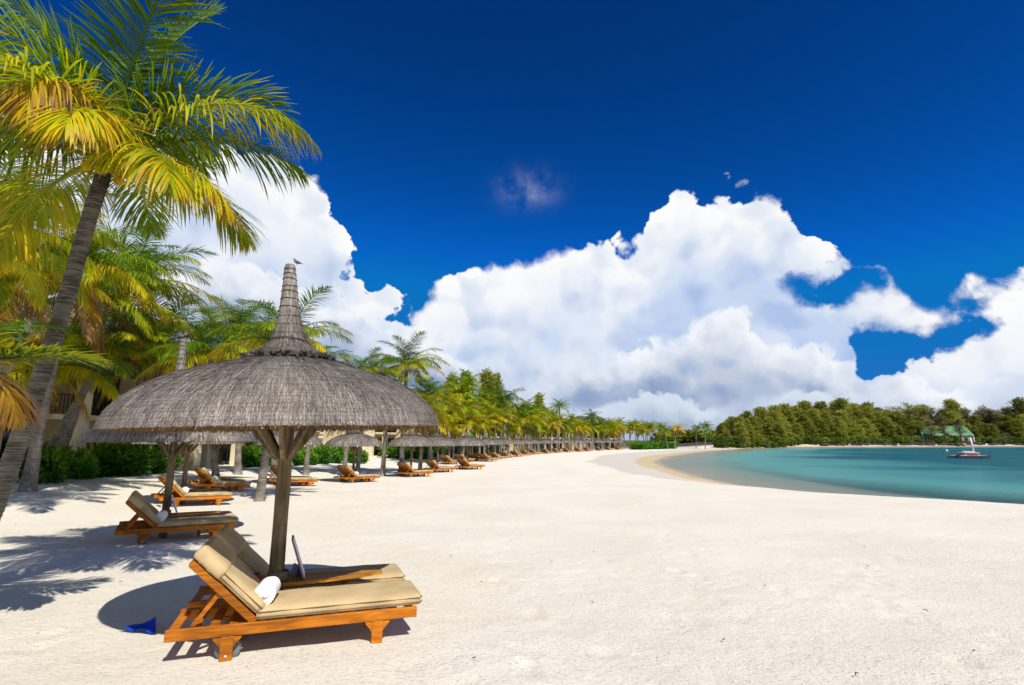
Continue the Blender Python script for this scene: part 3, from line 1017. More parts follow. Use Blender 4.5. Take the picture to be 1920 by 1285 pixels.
def make_towel(label, group, loc, rz, tilt=0.0, scale=1.0):
    """a towel rolled into a bolster: a spiral of cloth with thickness"""
    m = MB()
    turns, n, th, L = 2.5, 80, 0.0278, 0.34
    inner, outer = [], []
    for i in range(n + 1):
        g = 2 * math.pi * turns * i / n
        rr = 0.012 + 0.0300 * g / (2 * math.pi)
        wv = 1 + 0.05 * math.sin(2 * g + 1) + 0.03 * math.sin(3 * g)
        inner.append((rr * wv * math.cos(g), rr * wv * math.sin(g) * 1.2))
        outer.append(((rr + th) * wv * math.cos(g), (rr + th) * wv * math.sin(g) * 1.2))
    vs, fs = [], []
    for (a, b) in zip(inner, outer):
        jog = 0.012 - 0.024 * (len(vs) / 320.0) + 0.003 * math.sin(len(vs) * 0.21)
        for (x, z) in (a, b):
            for y in (-L / 2 - jog, L / 2 + jog):
                vs.append((x, y, z + 0.105))
    for i in range(n):
        o, p = 4 * i, 4 * (i + 1)
        fs += [(o, o + 1, p + 1, p), (o + 2, p + 2, p + 3, o + 3), (o, p, p + 2, o + 2), (o + 1, o + 3, p + 3, p + 1)]
    fs += [(0, 2, 3, 1), (4 * n, 4 * n + 1, 4 * n + 3, 4 * n + 2)]
    m.add(vs, fs, 0.0, False)
    m.tube([(0.004, -L / 2 - 0.010, 0.105), (0.004, L / 2 + 0.010, 0.105)], 0.034, 12)
    o = m.build('rolled_towel', M['towel'], None, loc, (tilt, 0, rz))
    o.scale = (scale,) * 3
    tag(o, label, 'towel', group)
    return o


# each set: a parasol, its plank table, two loungers side by side, rolled towels
lounger0 = make_lounger('lounger', None)
par_main = make_parasol('thatched_parasol', 'large grey thatched parasol with tall spire over the nearest two loungers', 'thatched parasols along the beach', True, 3, 1.0, True)
par_second = make_parasol('thatched_parasol', 'thatched parasol half hidden behind the nearest one, its spire showing against palms', 'thatched parasols along the beach', True, 8, 1.42)
par_far = make_parasol('thatched_parasol', 'x', 'thatched parasols along the beach', False, 15, 0.9)
note_kids(None)
first_far, first_lounger = [True], [True]
LOUNGERS = 'teak loungers in pairs under the parasols'


def put_lounger(x, y, rz, label):
    o = lounger0 if first_lounger[0] else copy_tree(lounger0)
    first_lounger[0] = False
    a, b = x + math.cos(rz), y + math.sin(rz)
    z0, z1 = gz(x - 0.55 * math.cos(rz), y - 0.55 * math.sin(rz)), gz(x + 0.65 * math.cos(rz), y + 0.65 * math.sin(rz))
    o.location = (x, y, (z0 + z1) / 2 - 0.006)
    o.rotation_euler = (0, -math.atan2(z1 - z0, 1.2), rz)
    tag(o, label, 'sun lounger', LOUNGERS)
    return o


def beach_set(x, y, rz, root, lab_p, lab_near, lab_far, lab_table=None, lab_t=(None, None), gap=0.46):
    c, s = math.cos(rz), math.sin(rz)
    z = gz(x, y)
    root.location = (x, y, z)
    root.rotation_euler[2] = rz * 0.5 + x
    if lab_p:
        root['label'] = lab_p
    outs = []
    for k, lb in ((-1, lab_near), (1, lab_far)):
        if lb:
            lx, ly = x + 0.22 * c - k * gap * s, y + 0.22 * s + k * gap * c
            outs.append(put_lounger(lx, ly, rz, lb))
    if lab_table:
        make_table((x, y, z), rz, lab_table, 'plank tables round the parasol posts')
    for k, lb in ((-1, lab_t[0]), (1, lab_t[1])):
        if lb:
            tx, ty = x - 0.06 * c - k * (gap + 0.08) * s, y - 0.06 * s + k * (gap + 0.08) * c
            make_towel(lb, 'rolled white towels on the loungers', (tx, ty, z + 0.402), rz + 0.12 * k, 0.0, 0.80)
    return outs


par_main.rotation_euler = (R(0.6), R(-0.9), 0.0)
RZ1 = R(20.8)
beach_set(-2.29, 5.55, RZ1, par_main, None, 'teak lounger with sunlit khaki mattress nearest the camera', 'khaki-cushioned lounger shaded behind the nearest lounger',
          'plank table round the nearest parasol post', ('plump rolled white towel on the nearest sunlit lounger', None))
par_main.rotation_euler[2] = 0.0
beach_set(-7.05, 11.3, R(33), par_second, None, 'lounger under the second parasol, its near orange rail in sun', 'shaded lounger behind the post of the second parasol',
          'plank table round the second parasol post', ('rolled white towel on the lounger under the second parasol', None))


def next_far():
    if first_far[0]:
        first_far[0] = False
        return par_far
    return copy_tree(par_far)


MIDSETS = [
    (-10.6, 17.8, 42, 'third parasol from the camera, pole between two palm-shaded loungers', 'lounger under the third parasol, white towel at its hinge', 'far lounger under the third parasol, mostly shaded',
     'plank table at the third parasol post', 'white towel on the near lounger of the third parasol'),
    (-12.3, 22.6, 42, 'fourth parasol, seen only as a post beside a dark leaning trunk', 'lounger beside the dark leaning palm trunk', 'lounger just past the dark leaning palm trunk',
     'plank table at the fourth parasol post', 'bluish folded towel on the lounger by the dark leaning trunk'),
    (-10.9, 26.6, 40, 'parasol hidden behind the post and braces of the nearest parasol', 'lounger low behind the nearest parasol post', 'shaded lounger beyond the one low behind the nearest post',
     None, None),
    (-8.7, 30.0, 40, 'parasol seen just right of the nearest parasol post', 'dark shaded lounger seen right of the nearest parasol post', 'sunlit lounger with raised back right of the nearest parasol post',
     None, 'towel on the lounger right of the nearest parasol post'),
    (-6.5, 35.2, 36, 'parasol below the right rim of the nearest parasol, three palm trunks behind', 'leftmost of the three bright lounger pairs out on the open sand', 'lounger behind the leftmost bright pair on open sand',
     None, None),
    (-5.6, 40.8, 33, 'parasol over the middle of the three bright lounger pairs', 'near lounger of the middle bright pair on open sand', 'far lounger of the middle bright pair on open sand', None, None),
    (-3.7, 45.2, 33, 'parasol over the rightmost of the three bright lounger pairs', 'near lounger of the rightmost bright pair on open sand', 'far lounger of the rightmost bright pair on open sand', None, None),
]
for (x, y, a, lp, l1, l2, lt, ltw) in MIDSETS:
    beach_set(x, y, R(a), next_far(), lp, l1, l2, lt, (ltw, None))
# the long far row: nothing tells these apart
FAR_P = 'small distant thatched parasol in the long row below the far palms'
FAR_L = 'tiny distant orange lounger in the long row under far parasols'
for (px, d, a) in [(842, 56, 40), (868, 62, 42), (893, 66, 40), (912, 64, 40), (930, 72, 36), (948, 78, 38), (968, 84, 36), (985, 92, 36), (1000, 98, 32), (1024, 104, 30),
                   (1042, 112, 30), (1062, 116, 30), (1084, 122, 30), (1100, 126, 26), (1122, 134, 26), (1140, 142, 26), (1158, 146, 22)]:
    x = (px - 960) / 1000 * d * 0.985
    beach_set(x, d, R(a), next_far(), FAR_P, FAR_L, FAR_L)

# things on the tables and on the sand by the first sets
c1, s1 = math.cos(RZ1), math.sin(RZ1)


def on_table(u, v, x0=-2.29, y0=5.55, a=RZ1):
    return (x0 + u * math.cos(a) - v * math.sin(a), y0 + u * math.sin(a) + v * math.cos(a))


def make_folder(label, x, y, z, rz, mat_):
    t = thing('menu_folder', label, 'menu', (x, y, z), rz)
    lean = R(-19)
    Mx = Matrix.Rotation(lean, 3, 'Y')
    up = Mx @ Vector((0, 0, 1))
    nx = Mx @ Vector((1, 0, 0))
    MB().box(up * 0.20, (0.016, 0.27, 0.40), Mx, bev=0.003).build('cover', mat_, t)
    MB().box(up * 0.20 + nx * 0.0105, (0.004, 0.255, 0.385), Mx).build('page', M['paper'], t)
    return t


zt1 = gz(-2.29, 5.55) + 0.464
fx, fy = on_table(0.235, 0.02)
make_folder('plum menu folder leaning on the nearest parasol post', fx, fy, zt1, RZ1, M['menu'])
fx, fy = on_table(0.16, 0.115)
cd = MB()
cd.beam((-0.035, 0, 0.0), (0.0, 0, 0.10), 0.15, 0.003)
cd.beam((0.035, 0, 0.0), (0.0, 0, 0.10), 0.15, 0.003)
tag(cd.build('tent_card', M['menu_blue'], None, (fx, fy, zt1), (0, 0, RZ1 + 0.3)), 'small folded card standing behind the nearest parasol post', 'card')
fx, fy = on_table(-0.24, -0.02)
rb = thing('ashtray_box', 'small red box on the table left of the nearest post', 'box', (fx, fy, zt1), RZ1 + 0.2)
MB().box((0, 0, 0.008), (0.17, 0.12, 0.015)).build('base', M['red_box'], rb)
for (cx, cy, sx, sy) in ((0, 0.055, 0.17, 0.01), (0, -0.055, 0.17, 0.01), (0.08, 0, 0.01, 0.10), (-0.08, 0, 0.01, 0.10)):
    MB().box((cx, cy, 0.04), (sx, sy, 0.049)).build('side', M['red_box'], rb)
zt2 = gz(-7.05, 11.3) + 0.464
fx, fy = on_table(0.20, 0.0, -7.05, 11.3, R(33))
make_folder('blue menu folder leaning on the second parasol post', fx, fy, zt2, R(30), M['menu_blue'])

# blue pennant lying on the sand
m = MB()
P0 = [(-3.74, 5.48), (-3.32, 5.38), (-3.56, 5.74)]
N = 9
grid, vs, fs = {}, [], []
for i in range(N + 1):
    for j in range(N + 1 - i):
        a, b = i / N, j / N
        x = P0[0][0] * (1 - a - b) + P0[1][0] * a + P0[2][0] * b
        y = P0[0][1] * (1 - a - b) + P0[1][1] * a + P0[2][1] * b
        z = gz(x, y) + 0.034 + 0.014 * math.sin(4.2 * a + 7 * b) * (a + b) + 0.05 * max(0, b - 0.5) + 0.014 * math.sin(13 * a)
        grid[(i, j)] = len(vs)
        vs.append((x, y, z))
for i in range(N):
    for j in range(N - i):
        fs.append((grid[(i, j)], grid[(i + 1, j)], grid[(i, j + 1)]))
        if j < N - i - 1:
            fs.append((grid[(i + 1, j)], grid[(i + 1, j + 1)], grid[(i, j + 1)]))
n = len(vs)
vs2 = vs + [(x, y, z - 0.004) for x, y, z in vs]
m.add(vs2, fs + [tuple(i + n for i in f[::-1]) for f in fs], 0.0, True)
tag(m.build('pennant', M['pennant']), 'blue cloth pennant lying on the sand behind the nearest lounger', 'flag')

# litter
rl = random.Random(4)
for k, (x, y) in enumerate([(0.63, 8.8), (-0.31, 4.75), (0.9, 6.4), (1.9, 5.2), (3.2, 7.2), (2.6, 4.4), (-0.4, 7.4), (4.4, 6.1), (1.4, 9.6), (5.3, 8.4), (-1.0, 9.2), (0.2, 11.5),
                            (3.9, 4.9), (-4.6, 8.2), (-5.1, 7.4), (-3.4, 8.9), (2.2, 12.5), (6.4, 10.2), (-2.6, 4.0), (-1.6, 3.9)]):
    z = gz(x, y) + 0.028
    if k == 0:
        m = MB()
        m.strip([Vector((-0.035, 0, 0)), Vector((0, 0, 0.018)), Vector((0.035, 0.004, 0.01))], [0.004, 0.02, 0.003], Vector((0, 1, 0)))
        tag(m.build('fallen_leaf', M['orange_leaf'], None, (x, y, z)), 'single orange leaf lying alone on open sand', 'leaf')
    else:
        m = MB()
        ln = rl.uniform(0.012, 0.03)
        m.tube([(-ln, 0, 0), (0, rl.uniform(-.02, .02), rl.uniform(0, 0.014)), (ln, 0, 0.003)], [0.003, 0.005, 0.002], 5)
        tag(m.build('twig', M['dark_leaf'], None, (x, y, z), (0, 0, rl.uniform(0, 3))), 'tiny dark twig scrap scattered on the open sand', 'twig', 'twig scraps on the sand')

# the bird on the tip of the main spire
bt = par_main.location + Vector((-0.048, 0.0, 3.668))
bird = thing('bird', 'small brown bird perched on the tip of the nearest spire', 'bird', bt, R(200), None, 0.7)
MB().tube([(-0.085, 0, 0.028), (-0.05, 0, 0.036), (-0.03, 0, 0.042), (0.0, 0, 0.05), (0.022, 0, 0.062), (0.034, 0, 0.080), (0.043, 0, 0.090), (0.053, 0, 0.091), (0.060, 0, 0.090)],
          [0.006, 0.010, 0.021, 0.029, 0.027, 0.019, 0.0175, 0.012, 0.004], 12).build('body', M['feather'], bird)
MB().tube([(0.056, 0, 0.090), (0.074, 0, 0.087)], [0.005, 0.0008], 6).build('beak', M['beak'], bird)
for s in (-1, 1):
    w = MB().tube([(0.018, 0.024 * s, 0.06), (-0.02, 0.028 * s, 0.05), (-0.062, 0.012 * s, 0.036)], [0.008, 0.012, 0.002], 6)
    w.build('wing', M['feather'], bird)
    MB().tube([(0.0, 0.010 * s, 0.03), (0.006, 0.012 * s, 0.0)], 0.0022, 5).build('leg', M['beak'], bird)

# ---------------------------------------------------------------- coconut palms
def frond(length, elev, droop, nleaf, leaf_len, age, hang, seed, seg=3, wid=0.017, m=None, az=0.0, org=(0, 0, 0), petiole=0.03, ragged=0.12):
    """one feather leaf growing along +x (turned by az) from org: midrib and two rows of hanging leaflets"""
    r = random.Random(seed)
    m = m or MB()
    rot = Matrix.Rotation(az, 3, 'Z')
    org = Vector(org)
    n = 16
    pts, tans = [Vector((0, 0, 0))], []
    bow = r.uniform(-0.25, 0.25)
    for i in range(n):
        t = (i + 0.5) / n
        ph = elev - droop * t ** 1.25
        d = Vector((math.cos(ph) * math.cos(bow * t), math.cos(ph) * math.sin(bow * t), math.sin(ph)))
        tans.append(d)
        pts.append(pts[-1] + d * (length / n))
    tans.append(tans[-1])
    W_ = lambda p: org + rot @ p
    m.tube([W_(p) for p in pts], [petiole * (1 - 0.86 * min(1, (i / n) * 1.15)) for i in range(n + 1)], 5,
           [min(1.0, max(0.42, age * 0.5 + 0.42) if i < 4 else age * 0.8 + 0.12) for i in range(n + 1)])
    t0 = 0.13
    for k in range(nleaf):
        t = t0 + (1 - t0) * (k + r.uniform(0, 0.6)) / nleaf
        if r.random() < ragged * 0.5:
            continue
        f = min(t, 0.999) * n
        i = int(f)
        p = pts[i].lerp(pts[i + 1], f - i)
        tg = tans[i].lerp(tans[min(i + 1, n)], f - i).normalized()
        side0 = tg.cross(Vector((0, 0, 1)))
        side0 = side0.normalized() if side0.length > 1e-4 else Vector((0, -1, 0))
        up = side0.cross(tg).normalized()
        ll = leaf_len * (0.55 + 0.45 * math.sin(math.pi * min(1, t * 1.55 + 0.05))) if t < 0.6 else leaf_len * (1.0 - 0.75 * ((t - 0.6) / 0.4) ** 1.4)
        for s in (-1, 1):
            if r.random() < ragged:
                continue
            L = ll * r.uniform(0.82, 1.12)
            a = R(70 - 42 * t) + r.uniform(-0.12, 0.12)
            d = (side0 * s * math.sin(a) + tg * math.cos(a) + up * r.uniform(0.05, 0.4)).normalized()
            q, lp, sd, wd, av = p.copy(), [], [], [], []
            hg = hang * r.uniform(0.6, 1.35)
            la = age + r.uniform(-0.14, 0.14)
            if r.random() < 0.12 * age:
                la += 0.25
            if r.random() < 0.10 + 0.25 * age:
                snap = r.randint(1, seg)
            else:
                snap = 99
            for j in range(seg + 1):
                u = j / seg
                lp.append(W_(q))
                wv = d.cross(Vector((0, 0, 1)) * 0.7 + up)
                wv = wv.normalized() if wv.length > 1e-3 else side0
                sd.append(rot @ wv)
                wd.append(wid * (0.55, 1.0, 0.85, 0.12)[int(u * 3)] if seg == 3 else wid * (0.6 + 0.4 * math.sin(math.pi * u)) * (1 if j < seg else 0.15))
                av.append(min(1, max(0, la + 0.22 * age * u * u + (0.1 if u > 0.9 and age > 0.3 else 0))))
                d = (d + Vector((0, 0, -hg * (1.0 if j + 1 != snap else 3.2) / seg))).normalized()
                q = q + d * (L / seg)
            m.strip(lp, wd, sd, av)
    return m


def trunk_path(base, top, bow=0.18, n=18):
    b, t = Vector(base), Vector(top)
    d = t - b
    out = []
    for i in range(n + 1):
        f = i / n
        p = b.lerp(t, f)
        hor = Vector((d.x, d.y, 0))
        p -= hor * bow * math.sin(math.pi * f)
        out.append(p)
    return out


def through(via, n):
    """a smooth path of n steps through the given points"""
    v = [Vector(p) for p in via]
    k = len(v) - 1
    out = []
    for i in range(n + 1):
        f = i / n * k
        j = min(int(f), k - 1)
        f -= j
        a, b, c, d = v[max(j - 1, 0)], v[j], v[j + 1], v[min(j + 2, k)]
        out.append(0.5 * ((2 * b) + (c - a) * f + (2 * a - 5 * b + 4 * c - d) * f * f + (3 * b - a - 3 * c + d) * f ** 3))
    return out


def trunk_mesh(base, top, r0, r1, bow=0.18, n=60, sides=14, seed=0, dark=0.0, via=None):
    """a ringed trunk: every leaf scar is a small step"""
    r = random.Random(seed)
    path = trunk_path(base, top, bow, n) if via is None else through(via, n)
    pts, rad, av = [], [], []
    for i in range(n + 1):
        f = i / n
        rr = r0 + (r1 - r0) * f ** 0.8 + 0.55 * r0 * math.exp(-f * 16)
        p = path[i]
        if i < n:
            nx = path[i + 1]
            pts += [p, p.lerp(nx, 0.86)]
            k = r.uniform(-0.02, 0.03)
            rad += [rr * (1.02 + k), rr * (0.94 + k)]
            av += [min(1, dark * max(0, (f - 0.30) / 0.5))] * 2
        else:
            pts.append(p)
            rad.append(rr * 0.9)
            av.append(dark)
    return MB().tube(pts, rad, sides, av)


PALMS = 'coconut palms along the beach'
FRONDS = {}


def shared_frond(kind, k):
    """frond meshes shared by the palms of the middle distance; only ever turned about the vertical"""
    key = (kind, k)
    if key not in FRONDS:
        el = {'up': 68, 'mid': 38, 'low': 8, 'dead': -35}[kind] + (k - 1) * 9
        dr = {'up': 72, 'mid': 82, 'low': 70, 'dead': 48}[kind]
        ag = {'up': 0.20, 'mid': 0.38, 'low': 0.56, 'dead': 0.88}[kind] + (k - 1) * 0.09
        hg = {'up': 0.5, 'mid': 0.9, 'low': 1.2, 'dead': 1.6}[kind]
        FRONDS[key] = frond(3.0, R(el), R(dr), 84, 0.80, ag, hg, 100 + hash(kind) % 7 + k * 13 if False else {'up': 100, 'mid': 200, 'low': 300, 'dead': 400}[kind] + k, 3, 0.0155).mesh('frond', M['palm'])
    return FRONDS[key]


def heart(top, rad, t):
    """fibre, leaf bases and nuts where the fronds spring"""
    m = MB()
    r = random.Random(int(top[0] * 100))
    for k in range(10):
        g = k * 2.4
        m.tube([Vector(top) + Vector((rad * 0.7 * math.cos(g), rad * 0.7 * math.sin(g), -0.12)),
                Vector(top) + Vector((rad * 1.25 * math.cos(g), rad * 1.25 * math.sin(g), 0.12)),
                Vector(top) + Vector((rad * 1.9 * math.cos(g), rad * 1.9 * math.sin(g), 0.36))], [0.05, 0.04, 0.02], 6, r.uniform(0.58, 0.78))
    m.build('leaf_bases', M['palm'], t)


def palm(label, base, top, spec, seed, r0=0.15, r1=0.10, bow=0.18, scale=1.0, dark=0.3, name='coconut_palm'):
    """a palm of the middle distance: trunk, leaf bases and separate fronds"""
    r = random.Random(seed)
    bz = gz(base[0], base[1])
    t = thing(name, label, 'palm tree', (base[0], base[1], bz), 0, PALMS)
    tp = Vector((top[0] - base[0], top[1] - base[1], top[2] - bz))
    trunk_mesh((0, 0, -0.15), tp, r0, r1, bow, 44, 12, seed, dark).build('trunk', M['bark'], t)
    heart(tp, r1, t)
    for (kind, num) in spec:
        off = r.uniform(0, 6.28)
        for i in range(num):
            a = off + 6.283 * i / num + r.uniform(-0.3, 0.3)
            place('frond', shared_frond(kind, r.randint(0, 2)), t, tp + Vector((0, 0, r.uniform(-0.06, 0.06))), (0, 0, a), scale * r.uniform(0.86, 1.1))
    return t


# the big palm at the left: its own fronds, one by one
MP_B, MP_T = Vector((-6.74, 6.92, 0)), Vector((-5.0, 6.08, 5.1))
mp = thing('coconut_palm', 'big leaning coconut palm in the left foreground with yellowing fronds', 'palm tree', (MP_B.x, MP_B.y, gz(MP_B.x, MP_B.y)), 0, PALMS)
tp = MP_T - Vector(mp.location)
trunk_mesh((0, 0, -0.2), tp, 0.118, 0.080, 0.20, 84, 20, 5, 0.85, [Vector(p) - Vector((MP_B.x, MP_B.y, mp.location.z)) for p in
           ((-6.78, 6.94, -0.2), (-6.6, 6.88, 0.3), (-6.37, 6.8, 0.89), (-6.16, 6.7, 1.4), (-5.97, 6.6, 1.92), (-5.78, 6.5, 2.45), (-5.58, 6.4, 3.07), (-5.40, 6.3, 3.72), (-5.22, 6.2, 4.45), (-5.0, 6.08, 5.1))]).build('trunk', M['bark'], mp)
heart(tp, 0.10, mp)
MAIN = [  # bearing (0 = right, 90 = away), lift, length, droop, age, hang
    (12, 74, 2.5, 112, 0.32, 0.4), (62, 86, 3.0, 34, 0.24, 0.3), (-2, 56, 2.75, 108, 0.50, 1.6), (-28, 4, 1.9, 62, 0.55, 1.3), (-82, 58, 1.75, 150, 0.72, 1.5),
    (28, 46, 2.3, 76, 0.34, 1.1), (172, 48, 2.7, 84, 0.26, 1.0), (196, 22, 2.6, 74, 0.34, 1.2), (146, 68, 2.7, 66, 0.22, 0.7), (118, 34, 2.6, 72, 0.34, 1.0),
    (58, 24, 1.95, 80, 0.42, 1.2), (222, 58, 2.6, 88, 0.28, 0.9), (246, 20, 2.3, 82, 0.44, 1.3), (-58, 26, 1.7, 92, 0.58, 1.4), (-120, 70, 2.4, 96, 0.34, 0.8),
    (160, 4, 2.4, 58, 0.52, 1.3), (95, 58, 2.6, 70, 0.26, 0.7), (205, 78, 2.6, 60, 0.2, 0.5), (-8, 8, 1.75, 70, 0.6, 1.4), (268, 40, 2.3, 104, 0.42, 1.1), (-38, 80, 2.7, 62, 0.26, 0.4), (130, 80, 2.8, 50, 0.24, 0.4), (180, 62, 2.8, 84, 0.3, 0.7)]
for i, (a, el, ln, dr, ag, hg) in enumerate(MAIN):
    f = frond(ln * 1.06, R(el), R(dr), 108, 0.86, ag + 0.02, hg, 900 + i, 4, 0.0115, None, R(a), (0, 0, 0), 0.034, 0.07)
    f.build('frond', M['palm'], mp, tp + Vector((0.05 * math.cos(R(a)), 0.05 * math.sin(R(a)), 0.02)))
# pale flower stalk and a few nuts
ns = MB()
for k in range(7):
    g = 0.6 + k * 0.9
    c = tp + Vector((0.20 * math.cos(g), 0.20 * math.sin(g), -0.06 - 0.05 * (k % 3)))
    rr = 0.062
    pr = [(0.001, -rr * 1.15), (rr * 0.7, -rr * 0.8), (rr, 0), (rr * 0.75, rr * 0.8), (0.001, rr * 1.2)]
    q = MB().lathe(pr, 10, 0.6)
    ns.add([(x + c.x, y + c.y, z + c.z) for x, y, z in q.v], q.f, 0.62, True)
    nut = MB()
    nut.add([(x + c.x, y + c.y, z + c.z) for x, y, z in q.v], q.f, 0.66 + 0.03 * (k % 4), True)
    nut.build('coconut', M['palm'], mp)

# young palm at the left edge whose fronds cross the trunk
yp = palm('low young palm at the left edge, fronds crossing the big trunk', (-5.75, 4.95), (-5.45, 5.0, 2.42), [], 31, 0.13, 0.10, 0.1, 1.0, 0.4)
ypt = Vector((-5.45 + 5.75, 0.05, 2.42 - yp.location.z))
for i, (a, el, ln, dr, ag, hg) in enumerate([(10, 14, 1.25, 20, 0.5, 0.2), (24, 24, 1.3, 40, 0.44, 0.3), (-14, 14, 1.25, 85, 0.95, 1.4), (4, 2, 1.1, 55, 0.98, 1.5), (-30, 20, 1.0, 70, 0.9, 1.2), (150, 40, 1.5, 70, 0.4, 0.8), (90, 55, 1.5, 60, 0.3, 0.6),
                                            (200, 30, 1.5, 80, 0.5, 0.9), (-70, 35, 1.1, 90, 0.6, 1.0), (250, 20, 1.1, 80, 0.7, 1.1)]):
    frond(ln, R(el), R(dr), 80, 0.5, ag, hg, 700 + i, 4, 0.0125, None, R(a), (0, 0, 0), 0.018, 0.08).build('frond', M['palm'], yp, ypt)

FULL = [('up', 6), ('mid', 10), ('low', 7)]
DRY = [('up', 5), ('mid', 8), ('low', 7), ('dead', 3)]
palm('tall palm whose thin trunk rises just behind the big leaning trunk', (-15.9, 18.1), (-14.2, 16.6, 7.3), DRY, 41, 0.19, 0.13, 0.2, 1.05)
palm('palm with dry orange leaf bases right of the big leaning trunk', (-20.4, 22.2), (-17.2, 21.2, 7.7), DRY, 42, 0.19, 0.13, 0.1, 1.4)
palm('dark green young palm low behind the big leaning trunk', (-19.6, 22.6), (-17.2, 22.4, 5.2), [('up', 7), ('mid', 8)], 43, 0.17, 0.13, 0.1, 1.1)
palm('low palm spreading its fronds in front of the left villa', (-18.9, 20.6), (-17.5, 20.2, 4.5), DRY, 60, 0.15, 0.11, 0.1, 1.15)
palm('bushy palm left of the second parasol spire', (-20.3, 30.0), (-19.6, 29.4, 7.2), FULL, 44, 0.17, 0.12, 0.1, 1.3)
palm('palm at the left edge of the picture behind the big crown', (-13.2, 12.4), (-12.4, 12.0, 6.7), FULL, 45, 0.16, 0.12, 0.15, 1.05)
palm('palm far left above the brown roof', (-15.9, 15.4), (-15.0, 15.2, 6.6), DRY, 46, 0.16, 0.12, 0.15, 1.0)
palm('lower palm with yellow fronds left of the second spire', (-20.2, 27.6), (-18.6, 27.2, 6.3), DRY, 47, 0.16, 0.12, 0.1, 1.2)
palm('dense palm deep in the grove at far left', (-21.8, 20.0), (-20.2, 19.6, 8.8), FULL, 48, 0.18, 0.13, 0.1, 1.3)
palm('high palm above the left villa roof', (-20.9, 25.0), (-18.0, 24.4, 9.2), FULL, 49, 0.18, 0.13, 0.1, 1.35)
palm('palm standing clear against cloud left of the nearest spire', (-15.2, 30.4), (-15.7, 30.0, 7.9), FULL, 50, 0.17, 0.12, 0.1, 1.05)
palm('yellow-tinged palm just left of the nearest spire foot', (-13.2, 30.5), (-13.6, 29.5, 6.6), DRY, 51, 0.16, 0.12, 0.1, 0.95)
palm('palm with pale leaning trunk behind the nearest parasol post', (-8.87, 19.4), (-8.1, 19.0, 5.15), DRY, 52, 0.15, 0.10, 0.15, 0.9)
palm('palm with dark leaning trunk beside the fourth parasol', (-11.9, 22.4), (-13.0, 22.8, 5.3), FULL, 53, 0.14, 0.10, -0.2, 0.95, 1.0)
palm('green palm above the right shoulder of the nearest canopy', (-7.6, 37.5), (-7.35, 37.0, 6.9), FULL, 54, 0.17, 0.12, 0.1, 1.0)
palm('bright yellow palm above the right shoulder of the nearest canopy', (-8.4, 35.6), (-8.1, 35.2, 5.2), [('up', 3), ('mid', 4), ('low', 8), ('dead', 2)], 55, 0.16, 0.12, 0.1, 0.98)
palm('palm low at the right rim of the nearest canopy', (-6.9, 41.0), (-6.6, 40.6, 4.4), DRY, 56, 0.15, 0.11, 0.1, 0.9)
palm('slim palm behind the post of the nearest parasol', (-12.6, 33.5), (-12.3, 33.0, 6.2), FULL, 57, 0.15, 0.11, 0.1, 0.95)
palm('palm of the trunk row seen below the nearest canopy', (-10.6, 34.6), (-10.2, 34.2, 5.6), FULL, 58, 0.15, 0.11, 0.1, 0.95)
palm('rear palm of the trunk row seen below the nearest canopy', (-10.9, 38.6), (-10.3, 38.2, 6.0), DRY, 59, 0.15, 0.11, 0.1, 0.95)


# ---- the palms of the long grove: trunk and crown
def crown_mesh(seed, yellow, n):
    r = random.Random(seed)
    m = MB()
    for i in range(n):
        f = i / n
        a = i * 2.39996 + r.uniform(-0.2, 0.2)
        el = 82 - 88 * f + r.uniform(-8, 8)
        ag = 0.16 + yellow * 0.36 + (0.22 + 0.12 * yellow) * f + r.uniform(-0.08, 0.08)
        frond(r.uniform(2.5, 3.1), R(el), R(r.uniform(62, 88)), 34, 0.80, ag, 0.6 + 0.8 * f, seed * 50 + i, 2, 0.030, m, a, (0, 0, 0), 0.03, 0.05)
    return m.mesh('crown', M['palm'])


CROWNS = [crown_mesh(k + 1, y, 19) for k, y in enumerate((0.1, 0.3, 0.5, 0.8, 0.2))]
TRUNKS = [trunk_mesh((0, 0, -0.2), (dx, dy, 5.0), 0.15, 0.11, 0.2, 16, 8, k, 0.2).mesh('trunk', M['bark']) for k, (dx, dy) in enumerate(((0.9, 0.1), (-0.8, 0.3), (0.1, -0.3)))]
TOPS = [(0.9, 0.1), (-0.8, 0.3), (0.1, -0.3)]


def far_palm(px, py, d, label, yellow, r):
    d = d * 1.16 + 7 if px < 1250 else d
    """crown seen at bearing px and height py in the distance d"""
    x = (px - 960) / 1000 * d * 0.985
    top = EYE + (826 - py) / 1000 * d * 0.99
    z = gz(x, d)
    t = thing('coconut_palm', label, 'palm tree', (x, d, z), 0, PALMS)
    k = r.randint(0, 2)
    hgt = max(1.2, top - z)
    sc = r.uniform(1.0, 1.35)
    a = r.uniform(0, 6.28)
    tr = place('trunk', TRUNKS[k], t, (0, 0, 0), (0, 0, a), (1, 1, hgt / 5.0))
    o = Matrix.Rotation(a, 3, 'Z') @ Vector((TOPS[k][0], TOPS[k][1], hgt))
    cm = CROWNS[3] if yellow > 0.7 else (CROWNS[2] if yellow > 0.45 else CROWNS[r.choice((0, 1, 4))])
    place('crown', cm, t, o, (0, 0, r.uniform(0, 6.28)), sc)
    return t


